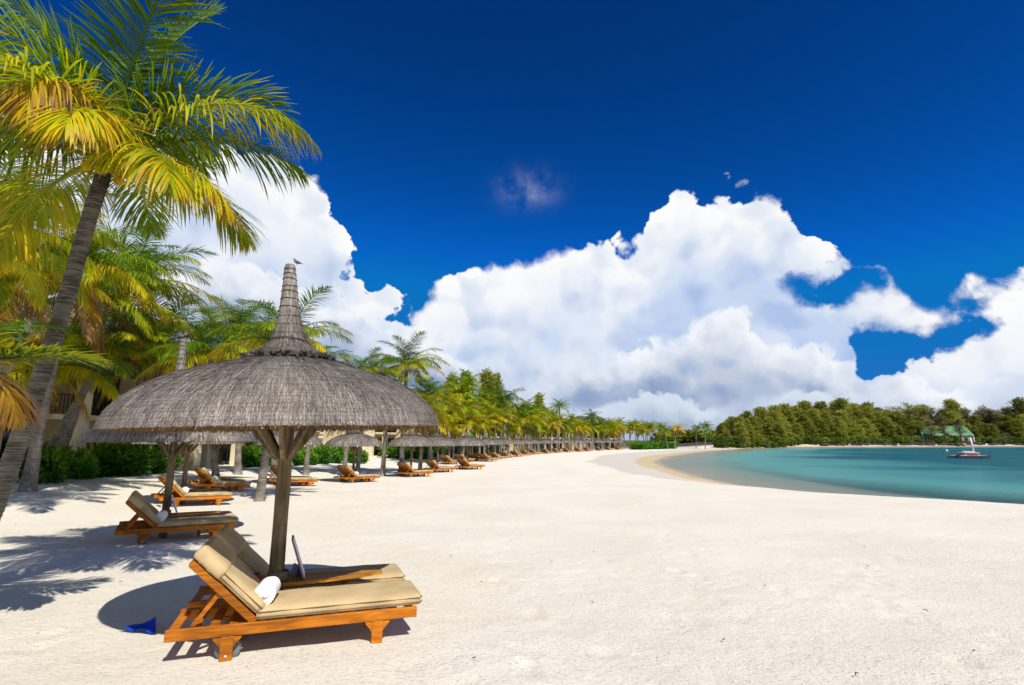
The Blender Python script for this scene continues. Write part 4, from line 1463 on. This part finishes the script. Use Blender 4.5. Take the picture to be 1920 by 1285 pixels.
rp = random.Random(77)
NAMED = [
    (880, 722, 62, 'tall palm in front of the feathery trees', 0.2), (945, 752, 70, 'green palm crown clear above the grove right of the feathery trees', 0.1),
    (1048, 764, 96, 'palm standing clear in front of the grey villa roof', 0.1), (1106, 784, 118, 'palm right of the grey villa roof end', 0.1),
    (1304, 805, 168, 'left one of two lone palms by the far end of the beach', 0.1), (1321, 802, 166, 'right one of two lone palms by the far end of the beach', 0.1),
    (1264, 806, 158, 'yellow palm at the far right end of the grove', 0.9), (835, 755, 52, 'yellow palm just right of the nearest canopy rim', 0.9),
    (985, 766, 88, 'palm just left of the first grey villa roof', 0.2), (908, 775, 64, 'golden palm at the heart of the grove', 0.9),
]
for (px, py, d, lb, yl) in NAMED:
    far_palm(px, py, d, lb, yl, rp)
FARLAB = 'green coconut palm packed in the long grove behind the far parasols'
YELLAB = 'yellowing coconut palm packed in the long grove behind the far parasols'
GROVE = [(808, 742, 50, .5), (822, 786, 47, .6), (850, 770, 56, .3), (862, 745, 60, .4), (866, 790, 55, .8), (884, 765, 60, .2), (896, 748, 66, .3), (900, 798, 58, .6), (918, 752, 72, .2), (926, 786, 66, .5),
         (938, 778, 72, .5), (952, 786, 74, .8), (955, 770, 80, .1), (968, 790, 78, .5), (975, 776, 86, .3), (992, 786, 84, .6), (1003, 775, 92, .3), (1010, 792, 88, .2), (1018, 780, 96, .5), (1030, 795, 92, .8),
         (1034, 778, 104, .2), (1044, 790, 98, .5), (1058, 796, 102, .3), (1068, 790, 110, .5), (1080, 796, 112, .2), (1078, 802, 108, .8), (1092, 798, 118, .3), (1098, 806, 112, .5), (1114, 800, 122, .3),
         (1124, 796, 130, .2), (1130, 806, 124, .5), (1142, 797, 134, .2), (1152, 804, 130, .8), (1160, 797, 140, .2), (1168, 808, 134, .8), (1180, 802, 140, .3), (1192, 800, 146, .2), (1198, 808, 140, .5),
         (1206, 804, 150, .3), (1215, 810, 146, .8), (1224, 802, 154, .2), (1236, 804, 156, .3), (1244, 810, 152, .5), (1252, 808, 158, .3), (842, 805, 50, .8), (812, 800, 44, .9), (872, 806, 56, .3), (790, 770, 45, .3)]
GROVE += [(830 + i * 13.5, 806 + 3 * math.sin(i * 2.3), 54 + i * 3.1, (.3, .5, .2, .8)[i % 4]) for i in range(30)]
for (px, py, d, yl) in GROVE:
    far_palm(px + rp.uniform(-3, 3), py + rp.uniform(-3, 3), d, YELLAB if yl > 0.45 else FARLAB, yl, rp)


# ---------------------------------------------------------------- shrubs and hedges
def shrub_mesh(seed, n, leaf, squash=0.75, lobes=9, mat_='shrub'):
    r = random.Random(seed)
    m = MB()
    cs = [(Vector((r.uniform(-0.62, 0.62), r.uniform(-0.62, 0.62), r.uniform(0.22, 0.70) * squash)), r.uniform(0.26, 0.44)) for _ in range(lobes)]
    for k in range(n):
        c, rad = r.choice(cs)
        d = Vector((r.gauss(0, 1), r.gauss(0, 1), r.gauss(0.25, 1))).normalized()
        p = c + d * rad * r.uniform(0.55, 1.05)
        if p.z < 0.03:
            p.z = r.uniform(0.03, 0.15)
        out = (d + Vector((r.uniform(-.7, .7), r.uniform(-.7, .7), r.uniform(-.2, .8)))).normalized()
        s = out.cross(Vector((r.random(), r.random(), r.random()))).normalized()
        L = leaf * r.uniform(0.7, 1.3)
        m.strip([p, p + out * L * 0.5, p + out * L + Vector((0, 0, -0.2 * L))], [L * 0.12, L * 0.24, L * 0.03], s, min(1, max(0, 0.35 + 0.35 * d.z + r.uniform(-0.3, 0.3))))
    return m.mesh('foliage', M[mat_])


def stems_mesh(seed):
    r = random.Random(seed)
    m = MB()
    for k in range(9):
        g = r.uniform(0, 6.28)
        q = Vector((math.cos(g) * 0.45 * r.random(), math.sin(g) * 0.45 * r.random(), r.uniform(0.3, 0.55)))
        m.tube([(q.x * 0.2, q.y * 0.2, -0.05), (q.x * 0.6, q.y * 0.6, q.z * 0.6), tuple(q)], [0.022, 0.016, 0.008], 5)
    return m.mesh('stems', M['casuarina_bark'])


SHRUBS = [shrub_mesh(s, 2100, 0.15) for s in (1, 2, 3)]
SHRUBS_FAR = [shrub_mesh(s + 9, 620, 0.26) for s in (1, 2)]
SHRUBS_SCRUB = [shrub_mesh(s + 19, 620, 0.26, mat_='far_bush') for s in (1, 2)]
STEMS = [stems_mesh(1), stems_mesh(2)]


def shrub(x, y, w, h, label, group, k, far=False, scrub=False):
    t = thing('shrub', label, 'shrub', (x, y, gz(x, y)), 0, group)
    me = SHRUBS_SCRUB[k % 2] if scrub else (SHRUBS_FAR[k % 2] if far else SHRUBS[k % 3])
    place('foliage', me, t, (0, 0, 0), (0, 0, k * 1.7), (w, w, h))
    place('stems', STEMS[k % 2], t, (0, 0, 0), (0, 0, k), (w, w, h))
    return t


G1 = 'clipped shrubs in front of the villas'
shrub(-18.0, 21.6, 1.25, 1.75, 'leafy shrub beside the big trunk before the left villa', G1, 0)
shrub(-19.2, 24.2, 1.1, 1.5, 'dark shrub between the two bright shrubs before the left villa', G1, 1)
shrub(-19.0, 26.6, 1.75, 1.95, 'big round bright shrub before the left villa', G1, 2)
shrub(-18.6, 28.9, 1.0, 1.4, 'shrub beside the pale window wall', G1, 3)
for k in range(2, 9):
    y = 32.5 + k * 2.5
    x = -18.2 + 0.42 * k + 0.5 * math.sin(k * 2.1)
    shrub(x, y, 1.35 + 0.3 * math.sin(k * 2.7), 1.6 + 0.35 * math.sin(k * 1.3), 'green shrub of the continuous hedge seen under the nearest canopy', 'hedge seen under the nearest canopy', k)
for k in range(12):
    y = 66 + k * 4.2
    x = -14.0 + 0.95 * k + 0.7 * math.sin(k * 1.9)
    shrub(x, y, 2.0, 2.0, 'low green shrub at the foot of the far palms', 'shrubs at the foot of the far palms', k, True)
for k in range(9):
    px = 1190 + k * 7.5
    d = 150 + 2.2 * k
    shrub((px - 960) / 1000 * d, d, 2.4, 2.3, 'bright green low shrub at the right end of the palm grove', 'bright shrubs at the end of the grove', k, True)


# ---------------------------------------------------------------- casuarinas across the lagoon
def needles(m, p, d, L, w, r, a):
    s = d.cross(Vector((r.random() - .5, r.random() - .5, r.random() - .5)))
    s = s.normalized() if s.length > 1e-4 else Vector((1, 0, 0))
    q = p + d * L * 0.55
    m.strip([p, q, q + (d + Vector((0, 0, -0.5))).normalized() * L * 0.45], [w * 0.5, w, w * 0.12], s, a)


def casuarina(seed, H, spread, n, thin=False, flat=False, skirt=0.10):
    r = random.Random(seed)
    m, b = MB(), MB()
    lean = Vector((r.uniform(-0.06, 0.06), r.uniform(-0.06, 0.06), 1))
    ax = lambda f: lean * (H * f)
    b.tube([ax(0) + Vector((0, 0, -0.4)), ax(0.3), ax(0.6), ax(0.97)], [0.022 * H, 0.016 * H, 0.010 * H, 0.002 * H], 7)
    nb = 26 if thin else 44
    per = n // nb
    for k in range(nb):
        f = (0.30 if thin else skirt) + (0.96 - (0.30 if thin else skirt)) * (k + r.random()) / nb
        g = r.uniform(0, 6.28)
        if flat:
            reach = spread * (0.35 + 0.65 * f) * r.uniform(0.7, 1.1)
            rise = r.uniform(0.1, 0.3)
        else:
            reach = spread * (1.04 - f) ** 0.85 * r.uniform(0.55, 1.15) * min(1, 0.55 + f * 2.2)
            rise = r.uniform(0.5, 1.25)
        p0 = ax(f)
        d = Vector((math.cos(g), math.sin(g), rise)).normalized()
        p1 = p0 + d * reach * 0.6 + Vector((0, 0, 0.1 * reach))
        p2 = p0 + d * reach
        b.tube([p0, p1, p2], [0.006 * H, 0.004 * H, 0.001 * H], 4)
        for i in range(per):
            u = r.random() ** 0.7
            c = p0.lerp(p1, u / 0.6) if u < 0.6 else p1.lerp(p2, (u - 0.6) / 0.4)
            c = c + Vector((r.gauss(0, 1), r.gauss(0, 1), r.gauss(0, 0.8))) * (0.032 * H)
            dd = (d * 0.7 + Vector((r.gauss(0, .5), r.gauss(0, .5), r.uniform(-0.2, 1.1)))).normalized()
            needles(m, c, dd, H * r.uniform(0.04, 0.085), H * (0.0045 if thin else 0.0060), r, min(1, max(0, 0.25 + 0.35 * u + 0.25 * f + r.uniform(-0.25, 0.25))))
    return m.mesh('crown', M['thin_tree'] if thin else M['casuarina']), b.mesh('trunk', M['casuarina_bark'])


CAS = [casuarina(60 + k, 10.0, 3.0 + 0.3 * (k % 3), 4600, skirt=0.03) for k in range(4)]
CASP = [casuarina(70 + k, 10.0, 2.3, 2600, skirt=0.22) for k in range(2)]
THIN = [casuarina(80 + k, 10.0, 2.5, 1100, True) for k in range(3)]
FLAT = [casuarina(90, 10.0, 4.6, 3400, False, True, 0.35)]


def far_tree(px, ytop, d, kind, label, group, r, name='casuarina_tree', wide=(1.25, 1.75)):
    x = (px - 960) / 1000 * d * 0.985
    z = gz(x, d)
    H = (EYE + (826 - ytop) / 1000 * d - z) / 10.0
    t = thing(name, label, 'tree', (x, d, z), r.uniform(0, 6.28), group)
    cm, tm = r.choice(kind)
    w = H * r.uniform(*wide)
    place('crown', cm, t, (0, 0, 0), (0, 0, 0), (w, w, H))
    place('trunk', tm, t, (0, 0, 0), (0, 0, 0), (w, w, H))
    return t


rt = random.Random(21)
WOOD = 'casuarina wood across the lagoon'
prof = [(1352, 800, 176), (1365, 790, 182), (1380, 782, 186), (1400, 775, 194), (1425, 772, 202), (1450, 768, 212), (1475, 766, 224), (1500, 762, 232), (1525, 761, 238), (1550, 759, 243),
        (1575, 757, 247), (1600, 760, 252), (1625, 762, 255), (1650, 770, 258), (1672, 774, 262)]
for i, (px, yt, d) in enumerate(prof):
    for row in range(5):
        dd = d + 3 + row * 7 + rt.uniform(-2, 2)
        far_tree(px + rt.uniform(-12, 12), yt + (30 if row == 0 else (14 if row == 1 else (6 if row == 2 else 0))) * (0.6 if px < 1400 else 1) + rt.uniform(-6, 8), dd, CAS if row < 2 else (CASP if rt.random() < 0.55 else CAS),
                 'feathery olive-green tree of the dense wood across the lagoon', WOOD, rt)
for i in range(24):
    px = 1352 + i * 13.2 + rt.uniform(-4, 4)
    d = float(np.interp(px, [1352, 1400, 1450, 1500, 1550, 1600, 1672], [176, 192, 210, 229, 240, 249, 259])) + rt.uniform(0, 3)
    shrub((px - 960) / 1000 * d * 0.985, d, rt.uniform(2.6, 4.4), rt.uniform(2.4, 4.2), 'olive undergrowth bush at the foot of the dense wood', 'undergrowth of the dense wood', i, True, True)
far_tree(1586, 751, 262, CASP, 'tallest pointed tree of the dense wood across the lagoon', WOOD, rt)
far_tree(1706, 765, 268, FLAT, 'flat-topped green tree right of the dense wood', WOOD, rt, 'flat_topped_tree')
far_tree(1793, 753, 274, CASP, 'tall leaning feathery tree right of the green-roofed house', WOOD, rt)
far_tree(1916, 750, 278, CASP, 'tall dark tree at the right edge of the far shore', WOOD, rt)
THINLAB = 'thin grey-brown half-bare tree on the far shore behind the green roof'
for i in range(34):
    px = 1690 + i * 7.2 + rt.uniform(-4, 4)
    far_tree(px, 772 + 6 * math.sin(i * 1.7) + rt.uniform(-7, 8), 272 + rt.uniform(0, 26), THIN, THINLAB, 'thin trees behind the green roof', rt, 'half_bare_tree')
for i in range(26):
    px = 1655 + i * 10.6 + rt.uniform(-5, 5)
    if 1733 < px < 1826 and i % 3:
        continue
    far_tree(px, 792 + rt.uniform(-12, 10), 262 + rt.uniform(0, 14) + (px - 1650) * 0.02, CAS, 'short bushy olive tree among the thin trees on the right far shore', 'short trees on the right far shore', rt)
for i in range(22):
    px = 1628 + i * 13.8 + rt.uniform(-5, 5)
    d = 251 + (px - 1600) * 0.035 + rt.uniform(0, 7)
    shrub((px - 960) / 1000 * d * 0.985, d, rt.uniform(2.5, 4.6), rt.uniform(1.8, 4.4), 'low green bush along the far right shore', 'bushes along the far right shore', i, True, True)
for (px, yt, lb) in [(1748, 788, 'thin tree in front of the left end of the green roof'), (1772, 781, 'thin tree in front of the middle of the green roof'), (1801, 786, 'thin tree in front of the right half of the green roof')]:
    far_tree(px, yt, 257, THIN, lb, 'thin trees in front of the green roof', rt, 'half_bare_tree')
# behind the palm grove
for (px, yt, d, lb) in [(846, 708, 92, 'leftmost feathery tree rising behind the palm grove'), (872, 704, 96, 'second feathery tree rising behind the palm grove'),
                        (914, 700, 98, 'tallest feathery tree rising behind the palm grove'), (930, 706, 100, 'rightmost of the feathery trees behind the palm grove'),
                        (1008, 742, 128, 'small feathery tree peeking over the grove beside the first grey roof')]:
    far_tree(px, yt, d, CASP, lb, 'feathery trees behind the palm grove', rt, wide=(0.8, 0.95))
for i in range(26):
    px = 1246 + i * 5.4
    d = 205 + rt.uniform(0, 40)
    shrub((px - 960) / 1000 * d * 0.985, d, 6.0, 4.6 + 1.3 * math.sin(i * 0.9), 'distant scrub beyond the far end of the beach', 'scrub beyond the end of the beach', i, True, True)
for i in range(30):
    px = 600 + i * 19
    d = 118 + max(0, px - 800) * 0.16 + rt.uniform(0, 10)
    far_tree(px, 794 + max(0, px - 900) * 0.03 + rt.uniform(-6, 6), d, CAS, 'broad green tree filling the back of the palm grove', 'trees at the back of the grove', rt, 'broad_tree')

# ---------------------------------------------------------------- villas with thatched roofs
def shared_box(name, cache={}):
    return cache


def make_villa(label, loc, rz, bays=5, bay=3.6, depth=9.0, near=True, ridge=9.4):
    """two storeys of loggias: x runs along the front, the front faces -y"""
    t = thing('villa', label, 'villa', loc, rz, 'villas behind the palms')
    L, h1, h2 = bays * bay, 3.0, 5.9
    MB().box((L / 2, 1.7 + (depth - 1.7) / 2, 2.9), (L, depth - 1.7, 6.6)).build('wall', M['plaster_back'], t)
    for x in (0.15, L - 0.15):
        MB().box((x, 0.86, 2.9), (0.3, 1.67, 6.6)).build('side_wall', M['plaster'], t)
    col = MB().box((0, 0, 2.65), (0.52, 0.52, 6.5), bev=0.02).mesh('column', M['plaster'])
    bal = MB().box((0, 0, 0.52), (0.035, 0.035, 0.86)).mesh('baluster', M['iron'])
    fr = MB()
    for (cx, cz, sx, sz) in ((0, 1.1, 2.3, 0.09), (0, -1.1, 2.3, 0.09), (-1.15, 0, 0.09, 2.3), (1.15, 0, 0.09, 2.3), (0, 0, 0.07, 2.2)):
        fr.box((cx, 0, cz), (sx, 0.08, sz))
    frm = fr.mesh('frame', M['frame'])
    pane = MB().box((0, 0, 0), (2.25, 0.03, 2.2)).mesh('door_glass', M['glass'])
    for i in range(bays + 1):
        place('column', col, t, (min(max(i * bay, 0.27), L - 0.27), -0.28, 0))
    MB().box((L / 2, 0.72, h1 - 0.05), (L - 0.62, 1.93, 0.26)).build('balcony_slab', M['plaster'], t)
    MB().box((L / 2, -0.28, h2 - 0.05), (L + 0.5, 0.46, 0.42)).build('lintel', M['plaster'], t)
    for i in range(bays):
        x0, x1 = i * bay + 0.27, (i + 1) * bay - 0.27
        rl = MB().box(((x0 + x1) / 2, -0.22, h1 + 1.06), (x1 - x0, 0.08, 0.07)).build('railing', M['iron'], t)
        if near:
            for k in range(int((x1 - x0) / 0.17)):
                place('baluster', bal, rl, (x0 + 0.09 + k * 0.17, -0.22, h1 + 0.08))
        else:
            MB().box(((x0 + x1) / 2, -0.22, h1 + 0.55), (x1 - x0, 0.03, 0.6)).build('railing_panel', M['iron'], rl)
        for z in (1.2, h1 + 1.2):
            d = place('glazed_door', frm, t, ((x0 + x1) / 2 + 0.1 * (i % 2), 1.655, z))
            place('door_glass', pane, d, (0, 0.012, 0))
    # hipped thatch
    o, zr, ze = 1.1, ridge, 5.75
    rf = MB()
    y0, y1, ym = -0.5 - o, depth + o, depth / 2
    A = [(-o, y0, ze), (L + o, y0, ze), (L + o, y1, ze), (-o, y1, ze), (ym * 0.8, ym, zr), (L - ym * 0.8, ym, zr)]
    B = [(x * 0.98 + L * 0.01, y * 0.98 + ym * 0.02, z - 0.34) for x, y, z in A[:4]]
    rf.add(A + B, [(0, 1, 5, 4), (1, 2, 5), (2, 3, 4, 5), (3, 0, 4), (0, 6, 7, 1), (1, 7, 8, 2), (2, 8, 9, 3), (3, 9, 6, 0), (9, 8, 7, 6)], 0.35)
    roof = rf.build('roof', M['roof'], t)
    r = random.Random(int(loc[1]))
    st = MB()
    faces = [(0, 1, 5, 4), (1, 2, 5, 5), (3, 0, 4, 4)]
    for (a, b, c, d) in faces:
        a, b, c, d = (Vector(A[k]) for k in (a, b, c, d))
        nrm = (b - a).cross(d - a).normalized()
        wd = (b - a).normalized()
        for k in range(900 if near else 420):
            u, v = r.random(), r.random() ** 1.2
            p = (a.lerp(b, u)).lerp(d.lerp(c, u), v)
            down = ((a.lerp(b, u)) - (d.lerp(c, u))).normalized()
            st.strip([p + nrm * 0.02, p + down * 0.9 + nrm * 0.10], [0.07, 0.06], wd, min(1, max(0, 0.5 + r.uniform(-0.45, 0.45))))
    tag(st.build('thatch', M['roof'], roof), kind='stuff')
    MB().tube([A[4], A[5]], 0.26, 8, 0.2).build('ridge_cap', M['roof'], roof)
    return t


make_villa('cream two-storey villa with dark balcony railings behind the left palms', (-25.6, 17.3, -0.05), R(72), 5, 3.6, 8.0)
make_villa('cream villa wing behind the hedge, pale window wall low under the canopy', (-21.5, 37.5, -0.25), R(84), 5, 3.6, 8.0)
make_villa('villa hidden among palm trunks right of the nearest canopy rim', (-17.5, 66.0, -0.3), R(75), 6, 3.6, 9.0, False)
make_villa('villa with pale columns and the first grey roof above the grove', (-9.5, 106.0, -0.5), R(68), 6, 3.6, 9.0, False, 11.4)
make_villa('villa with the second grey roof sloping down above the grove', (4.5, 130.0, -0.6), R(60), 6, 3.6, 9.0, False, 11.0)
make_villa('farthest villa low behind the right end of the grove', (21.0, 156.0, -0.7), R(52), 6, 3.6, 8.0, False)

# ---------------------------------------------------------------- far shore: houses, rocks, wall
def far_house(name, label, px, d, w, dep, eave, ridge, wall, roof, group=None):
    x = (px - 960) / 1000 * d * 0.985
    t = thing(name, label, 'house', (x, d, gz(x, d) - 0.1), R(-8), group)
    MB().box((0, dep / 2, eave / 2), (w - 1.2, dep - 1.2, eave)).build('wall', wall, t)
    m = MB()
    A = [(-w / 2, 0, eave - 0.2), (w / 2, 0, eave - 0.2), (w / 2, dep, eave - 0.2), (-w / 2, dep, eave - 0.2), (-w / 2 + 1, dep / 2, ridge), (w / 2 - 1, dep / 2, ridge)]
    B = [(a, b, c - 0.15) for a, b, c in A[:4]]
    m.add(A + B, [(0, 1, 5, 4), (1, 2, 5), (2, 3, 4, 5), (3, 0, 4), (0, 6, 7, 1), (1, 7, 8, 2), (2, 8, 9, 3), (3, 9, 6, 0), (9, 8, 7, 6)])
    rf = m.build('roof', roof, t)
    for k in range(5):
        xx = -w / 2 + 1.6 + k * (w - 3.2) / 4
        MB().beam((xx, 0.02, eave - 0.12), (max(min(xx, w / 2 - 1), -w / 2 + 1), dep / 2, ridge + 0.06), 0.12, 0.09).build('roof_rib', roof, rf)
    n = max(2, int(w / 4))
    for k in range(n):
        xx = -w / 2 + 1.5 + (k + 0.5) * (w - 3) / n
        wn = MB().box((xx, 0.6, eave * 0.5), (1.5, 0.1, 1.6)).build('window', M['frame'], t)
        MB().box((xx, 0.535, eave * 0.5), (1.25, 0.05, 1.35)).build('pane', M['glass'], wn)
    for s in (-1, 1):
        MB().box((s * (w / 2 - 0.35), 0.25, eave / 2 - 0.15), (0.25, 0.25, eave - 0.3)).build('porch_post', M['white_wall'], t)
    return t


far_house('house', 'long house with green sheet roof on the far shore', 1778, 262, 23.0, 9.0, 4.2, 8.6, M['grey_wall'], M['green_roof'])
far_house('house', 'white house half hidden by trees at the right end of the far shore', 1902, 272, 9.0, 7.0, 5.2, 7.2, M['white_wall'], M['grey_wall'])
far_house('house', 'small pale house glimpsed through the dense wood', 1604, 258, 6.0, 5.0, 3.6, 5.0, M['white_wall'], M['grey_wall'])


def rock_mesh(seed):
    r = random.Random(seed)
    m = MB()
    n, k = 9, 6
    ph = [r.uniform(0, 6) for _ in range(6)]
    vs, fs = [], []
    for i in range(k + 1):
        th = math.pi * i / k
        for j in range(n):
            g = 2 * math.pi * j / n
            q = 1 + 0.22 * math.sin(2 * g + ph[0] + i) + 0.16 * math.sin(3 * g + ph[1]) + r.uniform(-0.13, 0.13)
            vs.append((q * math.sin(th) * math.cos(g) * 1.3, q * math.sin(th) * math.sin(g), 0.62 * q * math.cos(th) + 0.2))
    for i in range(k):
        for j in range(n):
            fs.append((i * n + j, (i + 1) * n + j, (i + 1) * n + (j + 1) % n, i * n + (j + 1) % n))
    m.add(vs, fs)
    return m.mesh('rock', M['rock'])


ROCKS = [rock_mesh(k) for k in range(5)]
rr_ = random.Random(8)
SH = [(101, 209), (130, 226), (160, 236), (242, 256), (420, 285)]


def along(f):
    """a point on the far waterline, f from 0 to 1 over the stretch in view"""
    xw = 112 + f * 160
    for (a, b), (c, e) in zip(SH[:-1], SH[1:]):
        if a <= xw <= c:
            return xw, b + (e - b) * (xw - a) / (c - a)


for i in range(64):
    f = 0.12 + 0.86 * i / 63 + rr_.uniform(-0.005, 0.005)
    x, y = along(f)
    off = rr_.uniform(2.6, 5.2)
    sc = rr_.uniform(0.7, 1.6)
    y2 = y + off
    o = place('rock', ROCKS[i % 5], None, (x - 0.25 * off, y2, gz(x - 0.25 * off, y2)), (0, 0, rr_.uniform(0, 6)), (sc, sc, sc * 0.8))
    tag(o, 'dark basalt boulder in the line along the far shore', 'rock', 'boulders along the far shore')

bw = thing('low_wall', 'low dark wall across the far end of the beach', 'wall', (0, 0, 0))
prev = None
for i in range(9):
    x, y = 56 + i * 3.4, 184 + 1.9 * i
    z = gz(x, y)
    if prev:
        MB().beam((prev[0], prev[1], prev[2] + 0.45), (x, y, z + 0.45), 0.6, 1.1).build('wall_section', M['bank_wall'], bw)
    prev = (x, y, z)

# ---------------------------------------------------------------- catamaran at anchor
bx, by = 75.0, 89.5
cat = thing('catamaran', 'small dark red catamaran with bare white mast moored on the lagoon', 'boat', (bx, by, WATER_Z), R(4), None, 0.86)
for s in (-1, 1):
    m = MB()
    secs = [(-3.35, 0.10, 0.30), (-3.0, 0.22, 0.42), (-1.5, 0.27, 0.46), (0, 0.29, 0.47), (1.6, 0.26, 0.48), (2.8, 0.16, 0.52), (3.4, 0.03, 0.58)]
    vs, fs = [], []
    for (x, w, top) in secs:
        for (yy, zz) in ((-w, top), (-w * 0.9, 0.12), (0, -0.14), (w * 0.9, 0.12), (w, top)):
            vs.append((x, yy + s * 1.05, zz))
    for i in range(len(secs) - 1):
        for j in range(4):
            fs.append((i * 5 + j, i * 5 + j + 1, (i + 1) * 5 + j + 1, (i + 1) * 5 + j))
        fs.append((i * 5 + 4, i * 5, (i + 1) * 5, (i + 1) * 5 + 4))
    fs += [(4, 3, 2, 1, 0), tuple(range(len(vs) - 5, len(vs)))]
    m.add(vs, fs)
    h = m.build('hull', M['hull'], cat)
    MB().box((0, s * 1.05, 0.505), (5.6, 0.3, 0.03)).build('deck', M['white_paint'], h)
for x in (-1.5, 1.2):
    MB().tube([(x, -1.05, 0.56), (x, 1.05, 0.56)], 0.07, 8).build('cross_beam', M['white_paint'], cat)
MB().box((-0.15, 0, 0.60), (2.6, 1.9, 0.05)).build('trampoline', M['trampoline'], cat)
for s in (-1, 1):
    MB().box((-0.2, s * 0.93, 0.78), (2.5, 0.14, 0.32), bev=0.03).build('seat_board', M['trampoline'], cat)
MB().box((0.0, 0, 0.98), (3.2, 1.5, 0.08), bev=0.02).build('canopy_board', M['white_paint'], cat)
MB().tube([(1.25, 0, 0.55), (1.06, 0, 2.2), (0.87, 0, 3.9)], [0.10, 0.10, 0.07], 10).build('mast', M['white_paint'], cat)
MB().tube([(1.09, 0, 1.8), (0.98, 0, 2.7), (0.88, 0, 3.8)], [0.12, 0.17, 0.1], 8).build('furled_sail', M['towel'], cat)
MB().tube([(1.1, 0, 1.16), (-1.2, 0, 1.25)], 0.06, 8).build('boom', M['white_paint'], cat)
buoy = MB().lathe([(0.001, -0.2), (0.25, -0.1), (0.3, 0.1), (0.2, 0.32), (0.05, 0.42), (0.001, 0.43)], 14)
tag(buoy.build('mooring_buoy', M['white_paint'], None, (118.1, 147.8, WATER_Z)), 'white mooring buoy on the water left of the catamaran', 'buoy')
